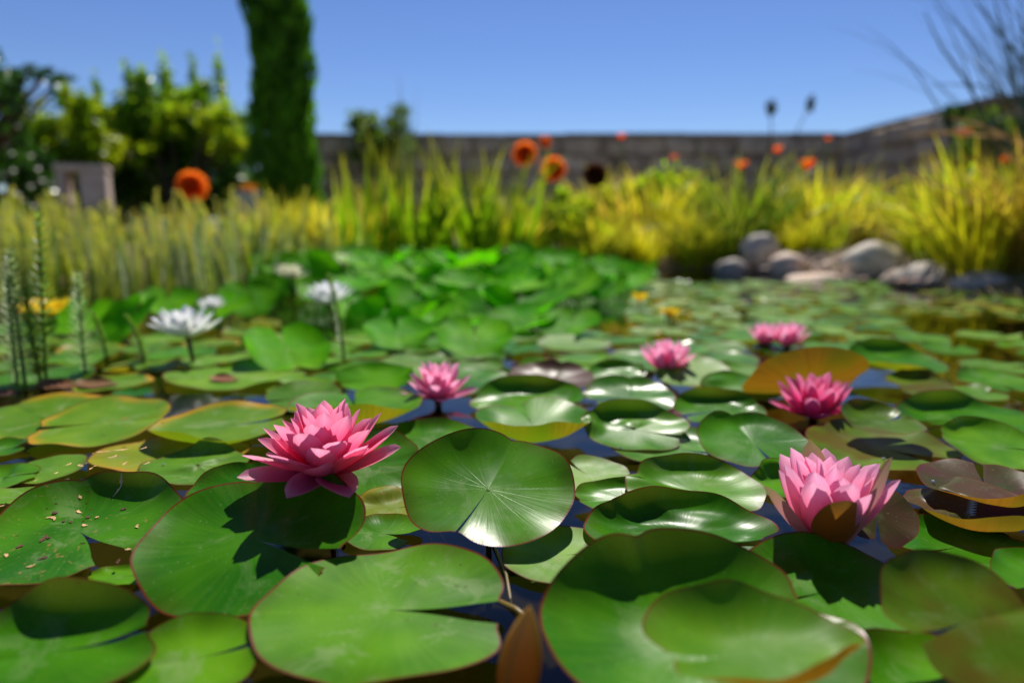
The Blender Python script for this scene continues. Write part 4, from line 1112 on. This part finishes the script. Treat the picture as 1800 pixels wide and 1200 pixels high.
wall('stone_wall', (-3.6, 11.0), WC, ZT, 'long grey brown stone garden wall across the back', 1)
e2 = atY(1668, 194, 8.4)
wall('stone_wall', WC, (5.40, 8.5), ZT, 'grey stone wall returning from the back wall corner', 2)
wall('stone_wall', (5.55, 8.35), (7.2, 7.6), ZT - .02, 'dark brown wall end beyond the tall grass', 3)

# ================================================================== trees, bushes
def leaf_cloud(name, clumps, n, size, mat, parent, seed, asp=.5, up=.3):
    g = np.random.default_rng(seed)
    C = np.array([c[:3] for c in clumps], float); Rr = np.array([c[3:6] if len(c) >= 6 else (c[3],) * 3 for c in clumps], float)
    wgt = np.prod(Rr, axis=1) ** .75; k = g.choice(len(C), n, p=wgt / wgt.sum())
    d = g.normal(size=(n, 3)); d /= np.linalg.norm(d, axis=1)[:, None]
    q = g.random(n) ** .45
    P = C[k] + d * Rr[k] * q[:, None] * (1 + .30 * g.normal(size=(n, 1)))
    a = g.normal(size=(n, 3)) + np.array([0, 0, up]); a /= np.linalg.norm(a, axis=1)[:, None]
    b = np.cross(a, g.normal(size=(n, 3))); b /= np.linalg.norm(b, axis=1)[:, None]
    s_ = (size * g.uniform(.6, 1.25, n))[:, None]
    nrm = np.cross(a, b)
    V = np.stack([P - a * s_, P + b * s_ * asp + nrm * s_ * .15, P + a * s_, P - b * s_ * asp + nrm * s_ * .15], 1).reshape(-1, 3)
    o = 4 * np.arange(n)[:, None]
    Fc = np.concatenate([o + np.array([[0, 1, 2, 3]])], 0)
    return obj(name, mesh(name, V, Fc.tolist(), M[mat], False, np.tile(np.array([(.5, 0), (1, .5), (.5, 1), (0, .5)]), (n, 1))), parent)
def clumps_px(Y, items, depth=.5, seed=0):
    """clumps from photo ellipses (u, v, ru, rv) at distance Y, spread in depth"""
    g = random.Random(seed); out = []
    for u, v, ru, rv in items:
        if ru < 12:
            y = Y + g.uniform(-depth, depth) * .4; p = atY(u, v, y); out.append((p.x, y, p.z, ru / FPX * y, ru / FPX * y, rv / FPX * y)); continue
        for _ in range(9):
            y = Y + g.uniform(-depth, depth); a_, q_ = g.uniform(0, 6.283), math.sqrt(g.random()) * .95
            p = atY(u + ru * q_ * math.cos(a_), v + rv * q_ * math.sin(a_), y); k = g.uniform(.28, .54)
            out.append((p.x, y, p.z, k * ru / FPX * y, k * min(ru, rv * 1.5) / FPX * y, k * rv * g.uniform(.8, 1.4) / FPX * y))
    return out
def tree(name, Y, items, n, size, mat, label, cat, seed, stems, bark='bark', asp=.5, grp=None, rs=.03, depth=.5):
    cl = clumps_px(Y, items, depth, seed)
    cx = sum(c[0] for c in cl) / len(cl); cy = sum(c[1] for c in cl) / len(cl)
    bu = stems[0] if stems else None
    root = empty(name, (cx if bu is None else (bu - 900) / FPX * Y, Y, .18))
    L0 = Vector(root.location)
    cl = [(c[0] - L0.x, c[1] - L0.y, c[2] - L0.z, c[3], c[4], c[5]) for c in cl]
    leaf_cloud('crown', cl, n, size, mat, root, seed, asp)
    mb = MB(); g = random.Random(seed)
    for c in cl[::4]:
        t = Vector(c[:3]); m_ = Vector((t.x * .35 + g.uniform(-.06, .06), t.y * .4, t.z * .5))
        mb.tube([(g.uniform(-.05, .05), g.uniform(-.05, .05), -.08), m_, t], [rs, rs * .7, rs * .25], 6)
    mb.obj('trunk', M[bark], root)
    tag(root, label, cat, grp)
    return root
# cypress
def cypress(u, Y, wpx, H_, label):
    x = (u - 900) / FPX * Y; root = empty('cypress_tree', (x, Y, .18)); g = np.random.default_rng(5)
    n = 26000; z = .02 + g.random(n) ** .9 * H_; t = z / H_
    a = g.uniform(0, 6.283, n); r0 = wpx / 2 / FPX * Y
    prof = r0 * np.clip(.93 + .25 * np.minimum(t, .25) * 2 - .18 * t, 0, 2) * np.clip((1 - t) * 3.2, 0, 1) ** .7
    lob = 1 + .17 * np.sin(3 * a + 4 * z) + .15 * np.sin(7 * a - 9 * z + 2) + .09 * np.sin(2 * a + 2.3 * z)
    r = prof * lob * g.random(n) ** .22
    P = np.stack([r * np.cos(a), r * np.sin(a), z], 1)
    d = np.stack([np.cos(a) * .30, np.sin(a) * .30, np.ones(n)], 1) + g.normal(size=(n, 3)) * .22; d /= np.linalg.norm(d, axis=1)[:, None]
    b = np.cross(d, g.normal(size=(n, 3))); b /= np.linalg.norm(b, axis=1)[:, None]
    s_ = g.uniform(.03, .075, n)[:, None]
    V = np.stack([P - d * s_, P + b * s_ * .28, P + d * s_, P - b * s_ * .28], 1).reshape(-1, 3)
    obj('crown', mesh('crown', V, (4 * np.arange(n)[:, None] + np.arange(4)).tolist(), M['cypress'], False), root)
    mb = MB(); mb.tube([(0, 0, -.1), (0, 0, H_ * .5), (0, 0, H_ * .92)], [.09, .06, .02], 8); mb.obj('trunk', M['bark'], root)
    tag(root, label, 'cypress tree')
cypress(514, 7.4, 98, 4.6, 'tall narrow dark green cypress column standing by the wall')
shoots = [(225, 150, 7, 45), (236, 165, 7, 40), (288, 140, 8, 45), (298, 155, 8, 40), (340, 150, 8, 45), (385, 145, 8, 55), (394, 165, 7, 40), (170, 165, 8, 35), (255, 180, 30, 40), (365, 185, 30, 40)]
tree('fruit_tree', 9.0, [(300, 250, 95, 70), (230, 270, 70, 60), (380, 265, 60, 65), (330, 200, 60, 45), (190, 230, 40, 45), (420, 245, 35, 45), (270, 330, 80, 50), (370, 330, 70, 50)] + shoots, 26000, .052, 'bush', 'broad green tree with upright shoots between shrub and cypress', 'tree', 3, (300,))
tree('fruit_tree', 8.3, [(380, 240, 40, 40), (300, 215, 35, 30), (420, 250, 35, 20), (215, 250, 30, 25), (255, 265, 25, 22)], 2600, .055, 'bushy', 'added yellow green leaf cluster painting sunlight onto the front of the broad tree', 'bush', 13, (330,))  # leaves added to brighten the dark crown, sunlight put into their yellower colour
tree('garden_bush', 8.0, [(110, 250, 55, 45), (160, 270, 50, 45), (60, 260, 50, 45), (130, 200, 28, 40), (30, 280, 45, 50), (180, 210, 25, 40)], 9000, .05, 'bushy', 'yellow green bush above the stone bench', 'bush', 4, (110,))
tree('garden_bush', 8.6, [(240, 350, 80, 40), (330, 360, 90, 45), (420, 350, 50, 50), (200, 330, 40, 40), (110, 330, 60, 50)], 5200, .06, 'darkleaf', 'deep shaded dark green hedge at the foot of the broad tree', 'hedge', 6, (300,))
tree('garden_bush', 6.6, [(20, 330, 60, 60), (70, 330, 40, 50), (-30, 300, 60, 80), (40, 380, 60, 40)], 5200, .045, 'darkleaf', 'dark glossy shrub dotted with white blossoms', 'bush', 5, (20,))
tree('garden_bush', 8.1, [(120, 285, 25, 18), (95, 280, 20, 14)], 300, .05, 'rustleaf', 'patch of rusty autumn foliage above the stone bench', 'bush', 8, (110,))
# big dark tree reaching in
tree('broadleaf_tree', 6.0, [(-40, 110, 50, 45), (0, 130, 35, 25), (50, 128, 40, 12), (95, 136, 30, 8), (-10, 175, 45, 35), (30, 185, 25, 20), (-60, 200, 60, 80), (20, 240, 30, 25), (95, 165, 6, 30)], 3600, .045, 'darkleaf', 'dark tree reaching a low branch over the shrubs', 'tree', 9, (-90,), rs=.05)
tree('wall_shrub', 10.3, [(635, 215, 28, 22), (665, 225, 35, 28), (700, 212, 22, 25), (650, 260, 40, 30), (690, 250, 35, 28)], 2600, .05, 'shrub', 'small round shrub topping the stone wall beside the cypress', 'shrub', 10, (660,))
tree('wall_ivy', 8.3, [(1672, 200, 14, 18), (1690, 205, 14, 12), (1680, 250, 14, 60)], 900, .05, 'darkleaf', 'dark ivy hanging over the wall corner near the tall grass', 'ivy', 12, (1680,), depth=.1)
tree('garden_bush', 7.2, [(1740, 230, 60, 30), (1800, 220, 60, 35), (1760, 290, 80, 50), (1850, 280, 60, 70)], 2600, .05, 'shrub', 'dim shrub in front of the brown wall end', 'bush', 14, (1780,), depth=.2)
g = random.Random(12)
tree('low_shrub', 5.6, [(1110, 380, 60, 55), (1170, 370, 60, 60), (1230, 390, 60, 50), (1140, 330, 40, 30), (1200, 320, 40, 30)], 5200, .030, 'bushy', 'rounded yellowish shrub spilling toward the water before the wall', 'shrub', 31, (1160,), depth=.25, rs=.012)
tree('low_shrub', 4.7, [(960, 420, 50, 45), (1020, 430, 50, 40), (1000, 380, 40, 40)], 3600, .028, 'bushy', 'soft yellow green shrub between the irises and the stones', 'shrub', 32, (985,), depth=.2, rs=.012)
tree('low_shrub', 5.0, [(1420, 390, 60, 40), (1500, 385, 60, 45), (1560, 400, 50, 40)], 3800, .028, 'bushy', 'yellow green shrub behind the big domed boulder', 'shrub', 33, (1480,), depth=.2, rs=.012)
tree('low_shrub', 3.9, [(1740, 400, 70, 60), (1800, 370, 60, 60), (1700, 350, 50, 40)], 4200, .026, 'bushy', 'feathery yellow shrub above the slate grey stone', 'shrub', 34, (1760,), depth=.2, rs=.012)
# yucca
root = empty('yucca', ((1645 - 900) / FPX * 5.4, 5.4, .25)); g = random.Random(2)
for k in range(34):
    mb = MB(); mb.blade((0, 0, .10), g.uniform(0, 6.28), g.uniform(.28, .42), g.uniform(.1, 1.3), .25, .016, 5); mb.obj('blade', M['cypress'], root)
mb = MB(); mb.tube([(0, 0, -.2), (0, 0, .12)], [.04, .04], 8); mb.obj('stem', M['bark'], root)
tag(root, 'dark green spiky yucca before the returning wall', 'yucca')
# white blossoms on the dark shrub
g = random.Random(9)
for u, v in ((25, 303), (55, 277), (32, 345), (55, 330), (24, 341), (41, 355), (8, 310), (75, 320), (60, 365), (12, 260), (68, 300), (30, 225), (10, 222)):
    small_flower(atY(u, v, 5.9 + g.uniform(-.1, .1)), .030, 'white', 'little white blossom on the dark glossy shrub', 'white blossoms of the dark shrub', 5, 'white_blossom', .05, 40, u)

# ================================================================== garden ornaments
def ball(u, v, dpx, Y, mat, label, cat='flower'):
    p = atY(u, v, Y); r = dpx / 2 / FPX * Y; g = random.Random(int(u))
    root = empty('pompon_flower', p)
    for ring, (n, el) in enumerate(((9, -30), (11, -5), (11, 20), (10, 42), (9, 60), (7, 76), (5, 88))):
        for k in range(n):
            petal(root, r * .92, r * .30, .3, .5, mat, 360 * k / n + ring * 17 + g.uniform(-5, 5), el + g.uniform(-5, 5), 0, r * .1, 0, k % 2, .35)
    mb = MB(); mb.tube([(0, 0, 0), (.01, .02, -(p.z - .1) * .5), (0, .03, -(p.z - .05))], [.008, .007, .007], 6); mb.obj('stem', M['reedg'], root)
    root.rotation_euler = (R(70), 0, R(g.uniform(-12, 12)))
    # keep the stem upright
    st = root.children[-1]; st.rotation_euler = (R(-70), 0, 0)
    tag(root, label, cat, 'round pompon flowers on tall stems')
ball(922, 271, 44, 5.0, 'flame', 'bright orange pompon flower against the wall above the iris')
ball(973, 298, 44, 4.9, 'flame', 'orange pompon flower lower than its neighbour above the iris')
ball(958, 250, 20, 5.3, 'flame', 'smallest orange pompon flower near the wall top')
ball(1046, 308, 44, 4.9, 'sepalbrown', 'dark withered brown flower head beside the orange ones')
ball(338, 327, 54, 4.6, 'flame', 'large orange pompon flower before the dark hedge')
def orange_flower(u, v, Y, s_, mat, label, seed):
    p = atY(u, v, Y); small_flower(p, s_, mat, label, 'orange flowers on tall stems', 6, 'orange_flower', p.z - .1, 45, seed)
for i, (u, v, Y, s_, mat, lab) in enumerate([(1418, 297, 5.2, .085, 'flame', 'vivid orange flower over the sedge before the wall corner'), (1302, 296, 5.6, .075, 'flame', 'orange flower half sunk in the yellow sedge'),
      (1366, 268, 5.8, .06, 'flame', 'dull orange flower just under the wall top'), (1092, 245, 6.2, .06, 'flame', 'small orange flower touching the wall top line'), (1184, 281, 6.0, .05, 'coral', 'tiny coral flower in the middle of the wall'),
      (1690, 242, 3.6, .055, 'coral', 'coral red flower beside the dry straw coloured leaves'), (1772, 287, 3.5, .05, 'flame', 'orange flower under the tall dark grass'), (1455, 247, 6.6, .04, 'flame', 'small orange flower at the wall corner'), (1768, 290, 3.7, .045, 'coral', 'coral flower tucked behind the orange one under the tall grass')]):
    orange_flower(u, v, Y, s_, mat, lab, i)
# dry seed stalks above the wall
for u, v0, v1, lean, lab in ((1355, 190, 260, 0, 'upright dry seed stalk above the wall'), (1425, 183, 250, -.5, 'leaning dry seed stalk above the wall')):
    Y = 6.4; a, b = atY(u, v0, Y), atY(u - (45 if lean else 0), 330, Y); root = empty('seed_stalk', b)
    t = a - b; mb = MB(); mb.tube([(0, 0, -.5), tuple(t * .5 + Vector((-.05 if lean else 0, 0, .05))), tuple(t)], [.007, .006, .005], 6); mb.obj('stem', M['dstem'], root)
    leaf_cloud('seed_head', [(t.x, t.y, t.z, .035, .035, .07)], 70, .03, 'darkgrass', root, int(u)); tag(root, lab, 'seed stalk')
# stone bench and zinc planter
def box(mb, x0, x1, y0, y1, z0, z1, bev=.012):
    bm = bmesh.new(); bmesh.ops.create_cube(bm, size=1)
    for v in bm.verts: v.co = Vector(((x0 + x1) / 2 + v.co.x * (x1 - x0), (y0 + y1) / 2 + v.co.y * (y1 - y0), (z0 + z1) / 2 + v.co.z * (z1 - z0)))
    bmesh.ops.bevel(bm, geom=bm.edges[:], offset=bev, segments=2, affect='EDGES'); bm.verts.index_update()
    mb.add([v.co for v in bm.verts], [tuple(v.index for v in f.verts) for f in bm.faces]); bm.free()
pb = atY(172, 360, 6.0); tz = atY(172, 291, 6.0).z
root = empty('stone_bench', (pb.x, 6.0, .16), .35)
mb = MB(); box(mb, -.28, .11, -.13, .13, tz - .16 - .06, tz - .16); mb.obj('slab', M['bench'], root, False)
for x0, x1 in ((-.10, .10), (-.27, -.20)):
    mb = MB(); box(mb, x0, x1, -.12, .12, -.06, tz - .16 - .062); mb.obj('leg', M['bench'], root, False)
tag(root, 'pinkish stone bench standing behind the pond weed', 'bench')
pp = atY(440, 405, 5.6); tz = atY(440, 338, 5.6).z
root = empty('zinc_planter', (pp.x, 5.6, .12))
mb = MB(); n = 20; prof = [(.085, -.04), (.10, tz - .14), (.108, tz - .13), (.108, tz - .12), (.095, tz - .12), (.09, tz - .16)]
vv = [(r * math.cos(6.2832 * k / n), r * math.sin(6.2832 * k / n), z) for r, z in prof for k in range(n)]
mb.add(vv, [(i * n + k, i * n + (k + 1) % n, (i + 1) * n + (k + 1) % n, (i + 1) * n + k) for i in range(len(prof) - 1) for k in range(n)]); mb.obj('bucket', M['bluegrey'], root)
leaf_cloud('plant', [(0, 0, tz - .09, .06, .06, .03)], 80, .025, 'rustleaf', root, 3)
tag(root, 'blue grey zinc bucket planter with rusty leaves before the cypress', 'planter')

# ================================================================== water beads on pad rims
def bead_material():
    m = N('water_bead'); b = m.n('BsdfPrincipled'); b.inputs['Base Color'].default_value = (.8, .85, .9, 1); b.inputs['Roughness'].default_value = .05
    b.inputs['Transmission Weight'].default_value = .8; b.inputs['IOR'].default_value = 1.33
    return m.done(b)
bm = bmesh.new(); bmesh.ops.create_icosphere(bm, subdivisions=3, radius=1)
for v in bm.verts: v.co.z = v.co.z * .55 if v.co.z > 0 else v.co.z * .2
BEAD = bpy.data.meshes.new('water_bead'); bm.to_mesh(BEAD); bm.free(); BEAD.materials.append(bead_material()); BEAD.polygons.foreach_set('use_smooth', [True] * len(BEAD.polygons))
g = random.Random(6)
for u, v, w in ((1447, 806, 'olive pad with pale navel'), (1553, 805, 'olive pad cleft'), (1640, 845, 'purple rolled pad'), (287, 816, 'yellowing pad'), (112, 846, 'smooth grey green pad'), (118, 842, 'smooth grey green pad'), (20, 852, 'green oval pad'), (1018, 979, 'light flat pad'),
                (937, 1022, 'light flat pad rim'), (688, 961, 'sharp cleft pad'), (1090, 786, 'light green pad'), (255, 668, 'tiny oval pad'), (446, 605, 'folded bright leaf'), (860, 700, 'cupped pad'), (1715, 838, 'torn chalky pad')):
    p = at(u, v, .012); i_, j_ = int((p.y - HY0) / HC), int((p.x - HX0) / HC)
    z = HF[i_, j_] if 0 <= i_ < HH and 0 <= j_ < HW else 0
    p = at(u, v, z + .0005); o = obj('water_bead', BEAD); o.location = p; k = g.uniform(.0012, .0022); o.scale = (k, k, k)
    tag(o, 'glinting bead of water on the ' + w, 'water bead', 'glinting water beads')
